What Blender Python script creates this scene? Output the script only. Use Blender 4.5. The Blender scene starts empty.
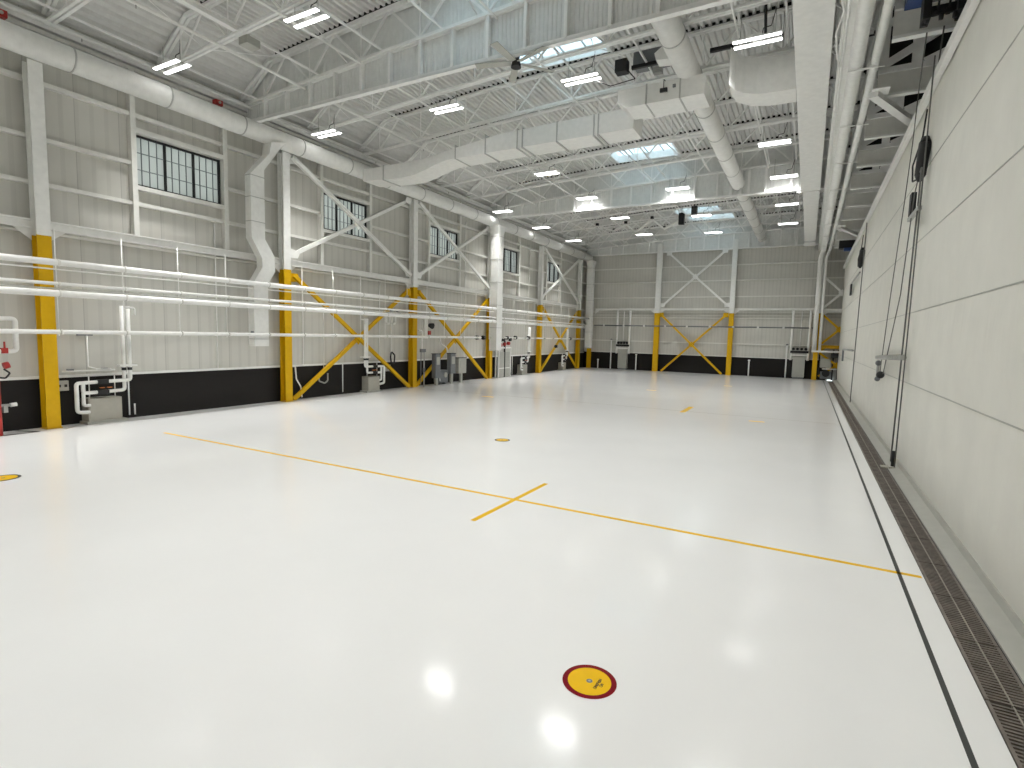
import bpy, bmesh, math, random
from mathutils import Vector, Matrix
random.seed(7)
S = bpy.context.scene
COL = S.collection
PI = math.pi

# ------------------------------------------------------------------ materials
def nodes_of(m):
    m.use_nodes = True
    return m.node_tree.nodes, m.node_tree.links, m.node_tree.nodes['Principled BSDF']

def paint(name, col, rough=.5, metal=0., var=.04, scale=6., bump=0., spec=.5):
    m = bpy.data.materials.new(name)
    n, l, b = nodes_of(m)
    tc = n.new('ShaderNodeTexCoord')
    nz = n.new('ShaderNodeTexNoise'); nz.inputs['Scale'].default_value = scale; nz.inputs['Detail'].default_value = 3
    l.new(tc.outputs['Object'], nz.inputs['Vector'])
    cr = n.new('ShaderNodeValToRGB')
    cr.color_ramp.elements[0].position = .3; cr.color_ramp.elements[1].position = .7
    cr.color_ramp.elements[0].color = tuple(c*(1-var) for c in col)+(1,)
    cr.color_ramp.elements[1].color = tuple(min(1, c*(1+var)) for c in col)+(1,)
    l.new(nz.outputs['Fac'], cr.inputs['Fac']); l.new(cr.outputs['Color'], b.inputs['Base Color'])
    b.inputs['Roughness'].default_value = rough; b.inputs['Metallic'].default_value = metal
    b.inputs['Specular IOR Level'].default_value = spec
    if bump:
        bp = n.new('ShaderNodeBump'); bp.inputs['Strength'].default_value = bump; bp.inputs['Distance'].default_value = .01
        l.new(nz.outputs['Fac'], bp.inputs['Height']); l.new(bp.outputs['Normal'], b.inputs['Normal'])
    return m

def emitter(name, col, s):
    m = bpy.data.materials.new(name); m.use_nodes = True
    n = m.node_tree.nodes; n.clear()
    e = n.new('ShaderNodeEmission'); o = n.new('ShaderNodeOutputMaterial')
    e.inputs['Color'].default_value = col+(1,); e.inputs['Strength'].default_value = s
    m.node_tree.links.new(e.outputs[0], o.inputs[0])
    return m

def seamed(name, col, axis, period, width=.012, dark=.72, fine=None):
    """painted metal wall panel with seams every `period` metres along `axis`"""
    m = paint(name, col, .55, var=.03, scale=1.2)
    n, l, b = nodes_of(m)
    src = b.inputs['Base Color'].links[0].from_socket
    tc = n.new('ShaderNodeTexCoord'); sx = n.new('ShaderNodeSeparateXYZ'); l.new(tc.outputs['Object'], sx.inputs[0])
    def band(per, w):
        d = n.new('ShaderNodeMath'); d.operation = 'DIVIDE'; d.inputs[1].default_value = per; l.new(sx.outputs[axis], d.inputs[0])
        f = n.new('ShaderNodeMath'); f.operation = 'FRACT'; l.new(d.outputs[0], f.inputs[0])
        c = n.new('ShaderNodeMath'); c.operation = 'LESS_THAN'; c.inputs[1].default_value = w/per; l.new(f.outputs[0], c.inputs[0])
        return c.outputs[0]
    mx = n.new('ShaderNodeMix'); mx.data_type = 'RGBA'; mx.blend_type = 'MULTIPLY'
    mx.inputs[7].default_value = (dark, dark, dark, 1)
    l.new(src, mx.inputs[6]); l.new(band(period, width), mx.inputs[0])
    out = mx.outputs[2]
    if fine:
        m2 = n.new('ShaderNodeMix'); m2.data_type = 'RGBA'; m2.blend_type = 'MULTIPLY'
        m2.inputs[7].default_value = (.93, .93, .93, 1)
        l.new(out, m2.inputs[6]); l.new(band(fine, fine*.3), m2.inputs[0]); out = m2.outputs[2]
    l.new(out, b.inputs['Base Color'])
    return m

M = {}
M['white'] = paint('white_steel_paint', (.82, .82, .79), .45)
M['ceil'] = paint('white_ceiling_steel', (.86, .86, .84), .5)
M['deck'] = paint('white_roof_deck', (.68, .68, .66), .55)
M['duct'] = paint('white_duct_metal', (.80, .80, .77), .42)
M['wall'] = seamed('grey_insulated_wall_panel', (.56, .55, .505), 1, 1.05, .02, .78, .35)
M['wallx'] = seamed('grey_insulated_back_panel', (.55, .54, .495), 0, 1.05, .02, .74, .26)
M['girt'] = paint('pale_grey_girt_paint', (.72, .715, .67), .5)
M['black'] = paint('black_wainscot_paint', (.013, .0115, .0105), .5, spec=.2)
M['yellow'] = paint('safety_yellow_paint', (.64, .375, .003), .42, spec=.25)
M['tape'] = paint('yellow_floor_paint', (.84, .50, .004), .35, spec=.12)
M['pipe'] = paint('white_pipe_jacket', (.86, .86, .83), .4)
M['dark'] = paint('black_rubber_and_shade', (.012, .012, .013), .6)  # also colours the strips and sheets that stand in for shade
M['grey'] = paint('grey_machine_enamel', (.16, .17, .18), .4)
M['lgrey'] = paint('light_grey_enamel', (.40, .40, .36), .4)
M['galv'] = paint('galvanised_metal', (.38, .38, .36), .4, .5)
M['beige'] = paint('beige_cabinet_enamel', (.40, .385, .33), .4)
M['red'] = paint('red_valve_paint', (.42, .03, .025), .4)
M['maroon'] = paint('dark_red_floor_paint', (.20, .0, .007), .4, spec=.1)
M['orange'] = paint('orange_handle', (.75, .22, .04), .4)
M['blue'] = paint('blue_hoist_paint', (.02, .05, .16), .4)
M['line'] = paint('dark_grey_floor_line', (.045, .048, .045), .6)
M['seam'] = paint('floor_joint_filler', (.30, .28, .24), .6, spec=.1)
M['grate'] = paint('brown_iron_grate', (.17, .145, .125), .55, .1, var=.25, scale=9)
M['curtain'] = paint('white_draft_curtain_sheet', (.74, .75, .73), .5)
M['band'] = paint('dull_duct_seam', (.46, .46, .44), .5)
M['lamp'] = emitter('lamp_glow', (1, .995, .98), 7.)
M['cable'] = paint('grey_wire_rope', (.14, .14, .13), .5, .3)

# fabric door: vertical wrinkles plus tint noise
m = paint('cream_door_fabric', (.71, .70, .64), .62, var=.035, scale=1.4)
n, l, b = nodes_of(m)
tc = n.new('ShaderNodeTexCoord'); mp = n.new('ShaderNodeMapping'); mp.inputs['Scale'].default_value = (1, 1.6, .25)
nz = n.new('ShaderNodeTexNoise'); nz.inputs['Scale'].default_value = 3; nz.inputs['Detail'].default_value = 6
bp = n.new('ShaderNodeBump'); bp.inputs['Strength'].default_value = .35; bp.inputs['Distance'].default_value = .03
l.new(tc.outputs['Object'], mp.inputs[0]); l.new(mp.outputs[0], nz.inputs['Vector']); l.new(nz.outputs['Fac'], bp.inputs['Height']); l.new(bp.outputs['Normal'], b.inputs['Normal'])
M['fabric'] = m

# white epoxy floor, glossy with faint roller unevenness
m = bpy.data.materials.new('white_epoxy_floor'); n, l, b = nodes_of(m)
tc = n.new('ShaderNodeTexCoord')
nz = n.new('ShaderNodeTexNoise'); nz.inputs['Scale'].default_value = .6; nz.inputs['Detail'].default_value = 5
l.new(tc.outputs['Object'], nz.inputs['Vector'])
cr = n.new('ShaderNodeValToRGB'); cr.color_ramp.elements[0].position = .3; cr.color_ramp.elements[1].position = .7
cr.color_ramp.elements[0].color = (.85, .852, .842, 1); cr.color_ramp.elements[1].color = (.88, .882, .872, 1)
l.new(nz.outputs['Fac'], cr.inputs['Fac']); l.new(cr.outputs['Color'], b.inputs['Base Color'])
n2 = n.new('ShaderNodeTexNoise'); n2.inputs['Scale'].default_value = 24; n2.inputs['Detail'].default_value = 3
l.new(tc.outputs['Object'], n2.inputs['Vector'])
bp = n.new('ShaderNodeBump'); bp.inputs['Strength'].default_value = .01; bp.inputs['Distance'].default_value = .001
l.new(n2.outputs['Fac'], bp.inputs['Height']); l.new(bp.outputs['Normal'], b.inputs['Normal'])
b.inputs['Roughness'].default_value = .12; b.inputs['IOR'].default_value = 1.5; b.inputs['Specular IOR Level'].default_value = .32
M['floor'] = m

def frosted(name, col, glow=0.):
    m = bpy.data.materials.new(name); m.use_nodes = True
    n = m.node_tree.nodes; l = m.node_tree.links; n.clear()
    t = n.new('ShaderNodeBsdfTranslucent'); t.inputs['Color'].default_value = col+(1,)
    g = n.new('ShaderNodeBsdfDiffuse'); g.inputs['Color'].default_value = (.7, .75, .75, 1)
    mx = n.new('ShaderNodeMixShader'); mx.inputs[0].default_value = .25
    o = n.new('ShaderNodeOutputMaterial')
    l.new(t.outputs[0], mx.inputs[1]); l.new(g.outputs[0], mx.inputs[2]); l.new(mx.outputs[0], o.inputs[0])
    return m
M['pane'] = frosted('frosted_window_glass', (.45, .455, .43))
M['sky_pane'] = frosted('translucent_skylight_sheet', (.80, .90, .95))

# ------------------------------------------------------------------ mesh builder
class MB:
    def __init__(self): self.bm = bmesh.new()
    def poly(self, pts):
        return self.bm.faces.new([self.bm.verts.new(p) for p in pts])
    def hexa(self, v):
        vs = [self.bm.verts.new(p) for p in v]
        for f in ((0, 3, 2, 1), (4, 5, 6, 7), (0, 1, 5, 4), (1, 2, 6, 5), (2, 3, 7, 6), (3, 0, 4, 7)):
            self.bm.faces.new([vs[i] for i in f])
        return self
    def box(self, x0, x1, y0, y1, z0, z1):
        return self.hexa([(x0, y0, z0), (x1, y0, z0), (x1, y1, z0), (x0, y1, z0), (x0, y0, z1), (x1, y0, z1), (x1, y1, z1), (x0, y1, z1)])
    def beam(self, p, q, w, h, up=(0, 0, 1)):
        p, q = Vector(p), Vector(q); d = (q-p).normalized(); up = Vector(up)
        if abs(d.dot(up)) > .98: up = Vector((1, 0, 0)) if abs(d.x) < .9 else Vector((0, 1, 0))
        s = d.cross(up).normalized()*w/2; u = s.cross(d).normalized()*h/2
        return self.hexa([p-s-u, p+s-u, q+s-u, q-s-u, p-s+u, p+s+u, q+s+u, q-s+u])
    def ibeam(self, p, q, w, h, t=.02, up=(0, 0, 1)):
        p, q = Vector(p), Vector(q); d = (q-p).normalized(); up = Vector(up)
        s = d.cross(up).normalized(); u = s.cross(d).normalized()
        self.beam(p+u*(h/2-t/2), q+u*(h/2-t/2), w, t, up); self.beam(p-u*(h/2-t/2), q-u*(h/2-t/2), w, t, up)
        return self.beam(p, q, t*.8, h-2*t, up)
    def tube(self, p, q, r, n=14, r2=None, cap=True):
        p, q = Vector(p), Vector(q); d = (q-p).normalized()
        a = d.orthogonal().normalized(); b_ = d.cross(a); r2 = r if r2 is None else r2
        A = [self.bm.verts.new(p+(a*math.cos(2*PI*i/n)+b_*math.sin(2*PI*i/n))*r) for i in range(n)]
        B = [self.bm.verts.new(q+(a*math.cos(2*PI*i/n)+b_*math.sin(2*PI*i/n))*r2) for i in range(n)]
        for i in range(n):
            f = self.bm.faces.new((A[i], A[(i+1) % n], B[(i+1) % n], B[i])); f.smooth = True
        if cap: self.bm.faces.new(A[::-1]); self.bm.faces.new(B)
        return self
    def ball(self, c, r, n=10):
        bmesh.ops.create_uvsphere(self.bm, u_segments=n, v_segments=max(5, n//2+1), radius=r, matrix=Matrix.Translation(c)); return self
    def path(self, pts, r, n=12):
        """round pipe through points with rounded elbows"""
        pts = [Vector(p) for p in pts]; out = [pts[0]]
        for i in range(1, len(pts)-1):
            a, b_, c = pts[i-1], pts[i], pts[i+1]
            k = min(r*1.6, (a-b_).length*.45, (c-b_).length*.45)
            s, e = b_+(a-b_).normalized()*k, b_+(c-b_).normalized()*k
            for t in (0, .25, .5, .75, 1): out.append((1-t)**2*s+2*t*(1-t)*b_+t*t*e)
        out.append(pts[-1])
        rings = []; prev = None
        for i, p in enumerate(out):
            d = (out[min(i+1, len(out)-1)]-out[max(i-1, 0)]).normalized()
            a = d.orthogonal().normalized() if prev is None else (prev-d*prev.dot(d)).normalized()
            prev = a; b_ = d.cross(a)
            rings.append([self.bm.verts.new(p+(a*math.cos(2*PI*j/n)+b_*math.sin(2*PI*j/n))*r) for j in range(n)])
        for A, B in zip(rings, rings[1:]):
            for j in range(n):
                f = self.bm.faces.new((A[j], A[(j+1) % n], B[(j+1) % n], B[j])); f.smooth = True
        self.bm.faces.new(rings[0][::-1]); self.bm.faces.new(rings[-1])
        return self
    def prism(self, pts, off):
        off = Vector(off); pts = [Vector(p) for p in pts]
        A = [self.bm.verts.new(p) for p in pts]; B = [self.bm.verts.new(p+off) for p in pts]; k = len(pts)
        self.bm.faces.new(A[::-1]); self.bm.faces.new(B)
        for i in range(k): self.bm.faces.new((A[i], A[(i+1) % k], B[(i+1) % k], B[i]))
        return self
    def build(self, name, mat, parent=None, origin=None, bevel=0.):
        bmesh.ops.recalc_face_normals(self.bm, faces=self.bm.faces[:])
        me = bpy.data.meshes.new(name)
        if parent is not None and origin is None: origin = parent_world(parent)
        if origin is None:
            xs = [v.co for v in self.bm.verts]
            origin = Vector(((min(v.x for v in xs)+max(v.x for v in xs))/2, (min(v.y for v in xs)+max(v.y for v in xs))/2, min(v.z for v in xs)))
        origin = Vector(origin)
        for v in self.bm.verts: v.co -= origin
        self.bm.to_mesh(me); self.bm.free()
        me.materials.append(mat if not isinstance(mat, str) else M[mat])
        o = bpy.data.objects.new(name, me); COL.objects.link(o)
        if parent is not None:
            o.parent = parent; o.location = origin-parent_world(parent)
        else: o.location = origin
        if bevel:
            bv = o.modifiers.new('bevel', 'BEVEL'); bv.width = bevel; bv.segments = 2; bv.limit_method = 'ANGLE'
        return o

def parent_world(o):
    v = Vector(o.location)
    while o.parent: o = o.parent; v += Vector(o.location)
    return v

def thing(name, label, cat, loc, group=None):
    o = bpy.data.objects.new(name, None); COL.objects.link(o); o.location = loc
    o.empty_display_size = .2
    return tag(o, label, cat, group)
def tag(o, label, cat, group=None):
    o['label'] = label; o['category'] = cat
    if group: o['group'] = group
    return o
def struct(o): o['kind'] = 'structure'; return o
def dup(root, loc, label=None):
    r = root.copy(); COL.objects.link(r); r.location = loc
    if label: r['label'] = label
    for ch in list(root.children):
        c = ch.copy(); COL.objects.link(c); c.parent = r
        for g in list(ch.children):
            d = g.copy(); COL.objects.link(d); d.parent = c
    return r
ORD = ['first', 'second', 'third', 'fourth', 'fifth', 'sixth', 'seventh', 'eighth', 'ninth', 'tenth', 'eleventh', 'twelfth', 'thirteenth', 'fourteenth', 'fifteenth', 'sixteenth', 'seventeenth', 'eighteenth', 'nineteenth', 'twentieth']

# ------------------------------------------------------------------ key dimensions (metres)
XW, YB, XR, YF = -17.4, 44.95, 3.4, -8.0          # left wall, back wall, far right wall, wall behind the camera
XD, ZD = 1.95, 7.98                                # fabric door plane and its top
COLY = [-.9, 6.4, 13.62, 21.0, 28.3, 35.25, 42.8]    # columns along the left wall
GY = [12.25, 28.5, 44.6]                           # draft curtains
def lerp(pts, x):
    if x <= pts[0][0]: return pts[0][1]
    for (a, b_), (c, d) in zip(pts, pts[1:]):
        if x <= c: return b_+(d-b_)*(x-a)/(c-a)
    return pts[-1][1]
ZB = [(-17.4, 10.18), (-11.3, 10.55), (-6.6, 10.77), (-1, 10.9), (3.5, 10.98)]
def zb(x): return lerp(ZB, x)
def zd(x):
    # the deck drops steeply over the last strip beside the left wall
    if x < -15.9: return 10.42+(x+17.4)/1.5*(zb(-15.9)+1.17-10.42)
    return zb(x)+1.17

# ------------------------------------------------------------------ camera
f = 538.
def ray(x, y): return Vector(((x-512)/f, -(y-384)/f, -1)).normalized()
dY = ray(808, 342); dX = -ray(-476, 311); dX = (dX-dY*dX.dot(dY)).normalized(); dZ = dX.cross(dY)
cam = bpy.data.cameras.new('camera'); co = bpy.data.objects.new('camera', cam); COL.objects.link(co)
cam.sensor_width = 36; cam.lens = f/1024*36; cam.clip_end = 300; cam.clip_start = .05
co.matrix_world = Matrix.Translation((0, 0, 2.7)) @ Matrix((dX, dY, dZ)).to_4x4()
S.camera = co

# ------------------------------------------------------------------ floor
DX0, DX1 = 1.36, 1.70
b = MB(); b.box(XW-.3, DX0, YF-.3, YB+.3, -.1, 0); b.box(DX1, XR+.3, YF-.3, YB+.3, -.1, 0)
floor = struct(b.build('floor', 'floor', origin=(0, 0, 0)))

# ------------------------------------------------------------------ walls
WINY = [(8.78, 11.37), (15.58, 18.12), (22.5, 25.12), (29.6, 32.15), (36.6, 39.0)]
WZ0, WZ1 = 6.76, 8.19
b = MB()
ys = [YF]+[v for w in WINY for v in w]+[YB]
b.box(XW-.2, XW, YF, YB, 0, WZ0); b.box(XW-.2, XW, YF, YB, WZ1, 11.6)
for i in range(0, len(ys), 2): b.box(XW-.2, XW, ys[i], ys[i+1], WZ0, WZ1)
wl = struct(b.build('wall_left', 'wall', origin=(XW, 0, 0)))
b = MB(); b.prism([(XW-.2, YB, 0), (XR+.2, YB, 0), (XR+.2, YB, zd(XR)+.3), (-1, YB, zd(-1)+.3), (-6.6, YB, zd(-6.6)+.3), (-11.3, YB, zd(-11.3)+.3), (XW-.2, YB, zd(XW)+.3)], (0, .2, 0))
wb = struct(b.build('wall_back', 'wallx', origin=(0, YB, 0)))
b = MB(); b.box(XW-.2, XR+.2, YF-.2, YF, 0, 12.6)
struct(b.build('wall_front', 'wallx', origin=(0, YF, 0)))
b = MB(); b.box(XR, XR+.2, YF, YB, 0, 12.6)
struct(b.build('wall_right', 'wall', origin=(XR, 0, 0)))
b = MB(); b.box(XW, XW+.035, YF, YB, 0, 1.27)
struct(b.build('baseboard_left', 'black', origin=(XW, 0, 0)))
b = MB(); b.box(XW+.036, DX0-.1, YB-.035, YB, 0, 1.4)
struct(b.build('baseboard_back', 'black', origin=(0, YB, 0)))
b = MB(); b.box(XW, XW+.075, YF, YB-.04, 1.275, 1.345)
struct(b.build('trim_1', 'white', origin=(XW, 0, 1.27)))
b = MB(); b.box(XW+.08, 1.2, YB-.075, YB, 1.405, 1.46)
struct(b.build('trim_2', 'girt', origin=(0, YB, 1.4)))
# left wall girts and studs, parts of the wall
studs = []
for (a, c) in WINY: studs += [a-.09, c+.09]
for z, w in ((5.0, .05), (9.95, .1), (8.69, .11), (7.33, .1), (6.22, .1)):
    if z in (7.33,):
        seg = [YF]+[v for (a, c) in WINY for v in (a-.15, c+.15)]+[YB]
        for i in range(0, len(seg), 2):
            MB().box(XW, XW+.14, seg[i], seg[i+1], z-w/2, z+w/2).build('girt', 'girt', wl)
    else:
        MB().box(XW, XW+.14, YF, YB, z-w/2, z+w/2).build('girt', 'girt', wl)
for (a, c) in WINY:
    for y in (a-.09, c+.09):
        MB().box(XW, XW+.19, y-.07, y+.07, 5.3, 9.9).build('stud', 'girt', wl)
    MB().box(XW, XW+.17, a-.02, c+.02, WZ1+.02, WZ1+.16).build('window_head', 'girt', wl)
    MB().box(XW, XW+.17, a-.02, c+.02, WZ0-.14, WZ0-.02).build('window_sill', 'girt', wl)
for z, w in ((8.46, .09), (7.29, .09), (6.04, .09), (4.86, .06), (4.6, .05), (4.38, .05), (2.43, .08)):
    MB().box(XW+.15, XR, YB-.1, YB, z-w/2, z+w/2).build('girt', 'girt', wb)
# heavy horizontal struts between the columns
def strut(p, q, label, mat='white', h=.22, w=.2, up=(0, 0, 1)):
    t = thing('wall_strut', label, 'beam', ((p[0]+q[0])/2, (p[1]+q[1])/2, p[2]-h/2), 'horizontal struts between the columns')
    MB().ibeam(p, q, w, h, .025, up).build('beam', mat, t)
    for s, e in ((p, q), (q, p)):
        d = (Vector(e)-Vector(s)).normalized()*.25
        a = Vector(s); c = a+d
        sg = 1 if h < .2 else 1
        MB().prism([a+Vector((0, 0, -h/2)), a+d*1.5+Vector((0, 0, -h/2)), a+Vector((0, 0, -h/2-.3))], d.cross(Vector((0, 0, 1))).normalized()*.02).build('knee_plate', mat, t)
BAYN = ['bay nearest the camera', 'second bay from the camera', 'middle bay', 'fourth bay from the camera', 'bay before the last']
for i in range(0, 6):
    y0, y1 = COLY[i]+.17, COLY[i+1]-.17
    nm = 'bay cut by the photo edge' if i == 0 else BAYN[i-1]
    strut((-17.17, y0, 5.18), (-17.17, y1, 5.18), 'white steel strut at mid height on the left wall, %s' % nm, up=(1, 0, 0) if False else (0, 0, 1))
BX = [-16.5, -10.95, -5.28, .5]
for i, nm in enumerate(['left', 'middle', 'right']):
    strut((BX[i]+.2, 44.62, 5.06), (BX[i+1]-.2, 44.62, 5.06), 'white steel strut at mid height on the back wall, %s bay' % nm, h=.16, w=.16)

# ------------------------------------------------------------------ windows
for i, (a, c) in enumerate(WINY):
    w = bpy.data.objects.new('window_%d' % (i+1), None); COL.objects.link(w); w.location = (XW, (a+c)/2, WZ0); struct(w)
    fr = MB(); x0, x1 = XW-.1, XW+.02
    t = .045
    fr.box(x0, x1, a, c, WZ0, WZ0+t); fr.box(x0, x1, a, c, WZ1-t, WZ1); fr.box(x0, x1, a, a+t, WZ0, WZ1); fr.box(x0, x1, c-t, c, WZ0, WZ1)
    for k in (1, 2): y = a+(c-a)*k/3; fr.box(x0, x1, y-t/2, y+t/2, WZ0, WZ1)
    fr.build('window_frame', 'dark', w)
    mu = MB()
    for k in range(3):
        y0 = a+(c-a)*k/3
        for j in (1, 2, 3): y = y0+(c-a)/3*j/4; mu.box(XW-.06, XW-.03, y-.009, y+.009, WZ0, WZ1)
    for j in (1, 2): z = WZ0+(WZ1-WZ0)*j/3; mu.box(XW-.06, XW-.03, a, c, z-.009, z+.009)
    mu.build('glazing_bars', 'grey', w)
    for k in range(3):
        y0, y1 = a+(c-a)*k/3, a+(c-a)*(k+1)/3
        MB().box(XW-.075, XW-.065, y0+.01, y1-.01, WZ0+.01, WZ1-.01).build('pane', 'pane', w)

# ------------------------------------------------------------------ columns
def wsec(b, x, y, z0, z1, w, d, t=.03, alongx=True):
    if alongx:   # web runs along x, flanges face +-x
        b.box(x-d/2, x-d/2+t, y-w/2, y+w/2, z0, z1); b.box(x+d/2-t, x+d/2, y-w/2, y+w/2, z0, z1); b.box(x-d/2+t, x+d/2-t, y-t/2, y+t/2, z0, z1)
    else:
        b.box(x-w/2, x+w/2, y-d/2, y-d/2+t, z0, z1); b.box(x-w/2, x+w/2, y+d/2-t, y+d/2, z0, z1); b.box(x-t/2, x+t/2, y-d/2+t, y+d/2-t, z0, z1)
    return b
def column(x, y, label, w=.3, d=.3, ax=True, top=9.06, zc=4.9):
    t = thing('steel_column', label, 'column', (x, y, 0), 'steel columns along the walls')
    wsec(MB(), x, y, zc, top, w, d, .03, ax).build('upper_shaft', M['white'], t)['label'] = 'white upper shaft'
    wsec(MB(), x, y, .025, zc, w, d, .03, ax).build('lower_shaft', M['yellow'], t)['label'] = 'yellow lower shaft'
    MB().box(x-d/2-.02, x+d/2+.02, y-w/2-.02, y+w/2+.02, 0, .025).build('base_plate', M['yellow'], t)
LC = ['behind the camera', 'at the far left edge of the photo', 'just right of the angled white duct', 'between the two nearest yellow crosses', 'behind the long square downpipe in the middle', 'just left of the farthest yellow cross', 'just right of the farthest yellow cross']
for y, nm in zip(COLY, LC):
    column(-17.1, y, 'steel column on the left wall, white above yellow, %s' % nm)
column(-16.72, 44.5, 'steel column in the far left corner with a yellow foot under a white downpipe', .3, .3, False, 8.9)
column(-10.95, 44.6, 'left of the two full height steel columns on the back wall', .4, .3, False, 10.3, 4.75)
column(-5.28, 44.6, 'right of the two full height steel columns on the back wall', .34, .3, False, 10.3, 4.75)
column(.52, 44.35, 'steel column with yellow foot at the far right corner beside the fabric door', .3, .3, False, 10.8, 4.75)

def brace(name_label, P1, P2, Q1, Q2, mat, th=.14, off=(.06, 0, 0), gus=True):
    c = (Vector(P1)+Vector(P2)+Vector(Q1)+Vector(Q2))/4
    t = thing('cross_brace', name_label, 'brace', (c.x, c.y, min(P1[2], Q1[2], P2[2], Q2[2])), 'diagonal cross braces on the walls')
    n = (Vector(P2)-Vector(P1)).cross(Vector(Q2)-Vector(Q1)).normalized(); o = n*.075
    for A, B, s in ((P1, P2, 1), (Q1, Q2, -1)):
        MB().beam(Vector(A)+o*s, Vector(B)+o*s, .14 if abs(n.x) > .5 else .14, th, up=n).build('diagonal', mat, t) if False else None
        bb = MB(); bb.beam(Vector(A)+o*s, Vector(B)+o*s, th, .13, up=tuple(n)); bb.build('diagonal', mat, t)
    cc = MB(); cr_ = Vector(c)
    # crossing point
    a, bv, cq, dq = Vector(P1), Vector(P2)-Vector(P1), Vector(Q1), Vector(Q2)-Vector(Q1)
    den = bv.cross(dq).length
    tt = (cq-a).cross(dq).length/den if den else .5
    X = a+bv*tt
    u = Vector((0, 0, 1)); s_ = n.cross(u).normalized()
    k = .24
    cc.prism([X+s_*k-n*.01, X+u*k-n*.01, X-s_*k-n*.01, X-u*k-n*.01], n*.02)
    cc.build('centre_plate', mat, t)
    if gus:
        for E_, O in [q_ for q_ in ((P1, P2), (P2, P1), (Q1, Q2), (Q2, Q1)) if q_[0][2] > 1]:
            d = (Vector(O)-Vector(E_)).normalized(); e = Vector(E_)
            h = (Vector((d.x, d.y, 0))).normalized(); v = Vector((0, 0, 1 if d.z > 0 else -1))
            g = MB(); g.prism([e-h*.1-v*.08-n*.012, e+h*.26-v*.08-n*.012, e+d*.36+h*.05-n*.012, e+v*.26-h*.1-n*.012], n*.024)
            g.build('gusset_plate', mat, t)
for (i, nm) in ((2, 'nearest cross'), (3, 'second cross'), (5, 'farthest cross')):
    y0, y1 = COLY[i]+.3, COLY[i+1]-.3
    brace('white upper diagonal cross brace on the left wall, %s' % nm, (-17.08, y0, 5.45), (-17.08, y1, 9.0), (-17.08, y0, 9.0), (-17.08, y1, 5.45), 'white')
    brace('yellow lower diagonal cross brace on the left wall, %s' % nm, (-17.08, y0+.05, .03), (-17.08, y1, 4.72), (-17.08, y0, 4.72), (-17.08, y1-.05, .03), 'yellow')
brace('white upper diagonal cross brace between the back wall columns', (-10.65, 44.55, 5.3), (-5.9, 44.55, 9.6), (-10.3, 44.55, 9.6), (-5.55, 44.55, 5.3), 'white')
brace('yellow lower diagonal cross brace between the back wall columns', (-10.45, 44.55, .05), (-5.6, 44.55, 4.7), (-10.7, 44.55, 4.7), (-5.75, 44.55, .05), 'yellow')
# narrow bay behind the end of the door
brace('white upper cross brace in the narrow bay by the fabric door', (.75, 44.55, 5.1), (3.0, 44.55, 7.3), (.75, 44.55, 7.3), (3.0, 44.55, 5.1), 'white', gus=False)
brace('yellow middle cross brace in the narrow bay by the fabric door', (.85, 44.55, 2.6), (3.0, 44.55, 4.7), (.75, 44.55, 4.7), (3.0, 44.55, 2.6), 'yellow', gus=False)
brace('yellow lowest cross brace in the narrow bay by the fabric door', (.8, 44.55, .25), (3.0, 44.55, 1.95), (.75, 44.55, 1.95), (3.0, 44.55, .25), 'yellow', gus=False)
strut((.75, 44.5, 4.95), (3.3, 44.5, 4.95), 'white strut at mid height in the narrow bay by the fabric door', h=.26)
strut((.75, 44.5, 2.38), (3.3, 44.5, 2.38), 'yellow strut low in the narrow bay by the fabric door', mat='yellow', h=.24)

# ------------------------------------------------------------------ roof deck with flutes, open under the skylights
SKY = [(-9.3, -6.2, 9.8, 11.7), (-9.3, -6.2, 15.35, 17.25), (-9.3, -6.2, 26.3, 28.1), (-9.0, -6.0, 39.7, 41.3), (-8.6, -5.4, 42.4, 44.0)]
b = MB(); px = .2; x = XW-.2; y0, y1 = YF, YB+.1; k = 0
while x < XR+.2:
    cuts = sorted([(s[2], s[3]) for s in SKY if s[0]-.01 <= x+.1 <= s[1]+.01])
    segs = []; c = y0
    for (p, q) in cuts: segs.append((c, p)); c = q
    segs.append((c, y1))
    prof = [(0, .0), (.07, .0), (.1, .075), (.17, .075), (.2, .0)]
    for (p, q) in segs:
        r0 = [b.bm.verts.new((x+dx, p, zd(x)+(zd(x+.2)-zd(x))*dx/.2+dz)) for dx, dz in prof]
        r1 = [b.bm.verts.new((x+dx, q, zd(x)+(zd(x+.2)-zd(x))*dx/.2+dz)) for dx, dz in prof]
        for i in range(4): b.bm.faces.new((r0[i], r0[i+1], r1[i+1], r1[i]))
    x += px
ceiling = struct(b.build('ceiling', 'deck', origin=(0, 0, 11)))
b = MB(); b.box(XW-.2, XW+.0, YF, YB, 11.55, 11.7)

for i, (x0, x1, a, c) in enumerate(SKY):
    nm = ['above and before the first draft curtain', 'just beyond the first draft curtain by the fan', 'just before the second draft curtain', 'nearer of the two close to the back wall', 'farther of the two close to the back wall'][i]
    t = thing('skylight', 'bright rectangular roof skylight, %s' % nm, 'skylight', ((x0+x1)/2, (a+c)/2, zd(x0)), 'skylights in the roof deck')
    z0, z1 = zd(x0)-.02, zd(x1)+.2
    fr = MB()
    fr.box(x0-.05, x1+.05, a-.05, a, z0, z1); fr.box(x0-.05, x1+.05, c, c+.05, z0, z1)
    fr.box(x0-.1, x0, a-.05, c+.05, z0, z1+.02); fr.box(x1, x1+.1, a-.05, c+.05, z0, z1+.02)
    fr.build('curb', 'ceil', t)
    g = MB()
    for j in (1, 2, 3): xx = x0+(x1-x0)*j/4; g.box(xx-.02, xx+.02, a, c, z1-.06, z1-.01)
    g.build('glazing_bars', 'galv', t)
    MB().box(x0, x1, a, c, z1, z1+.01).build('pane', 'sky_pane', t)

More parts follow.
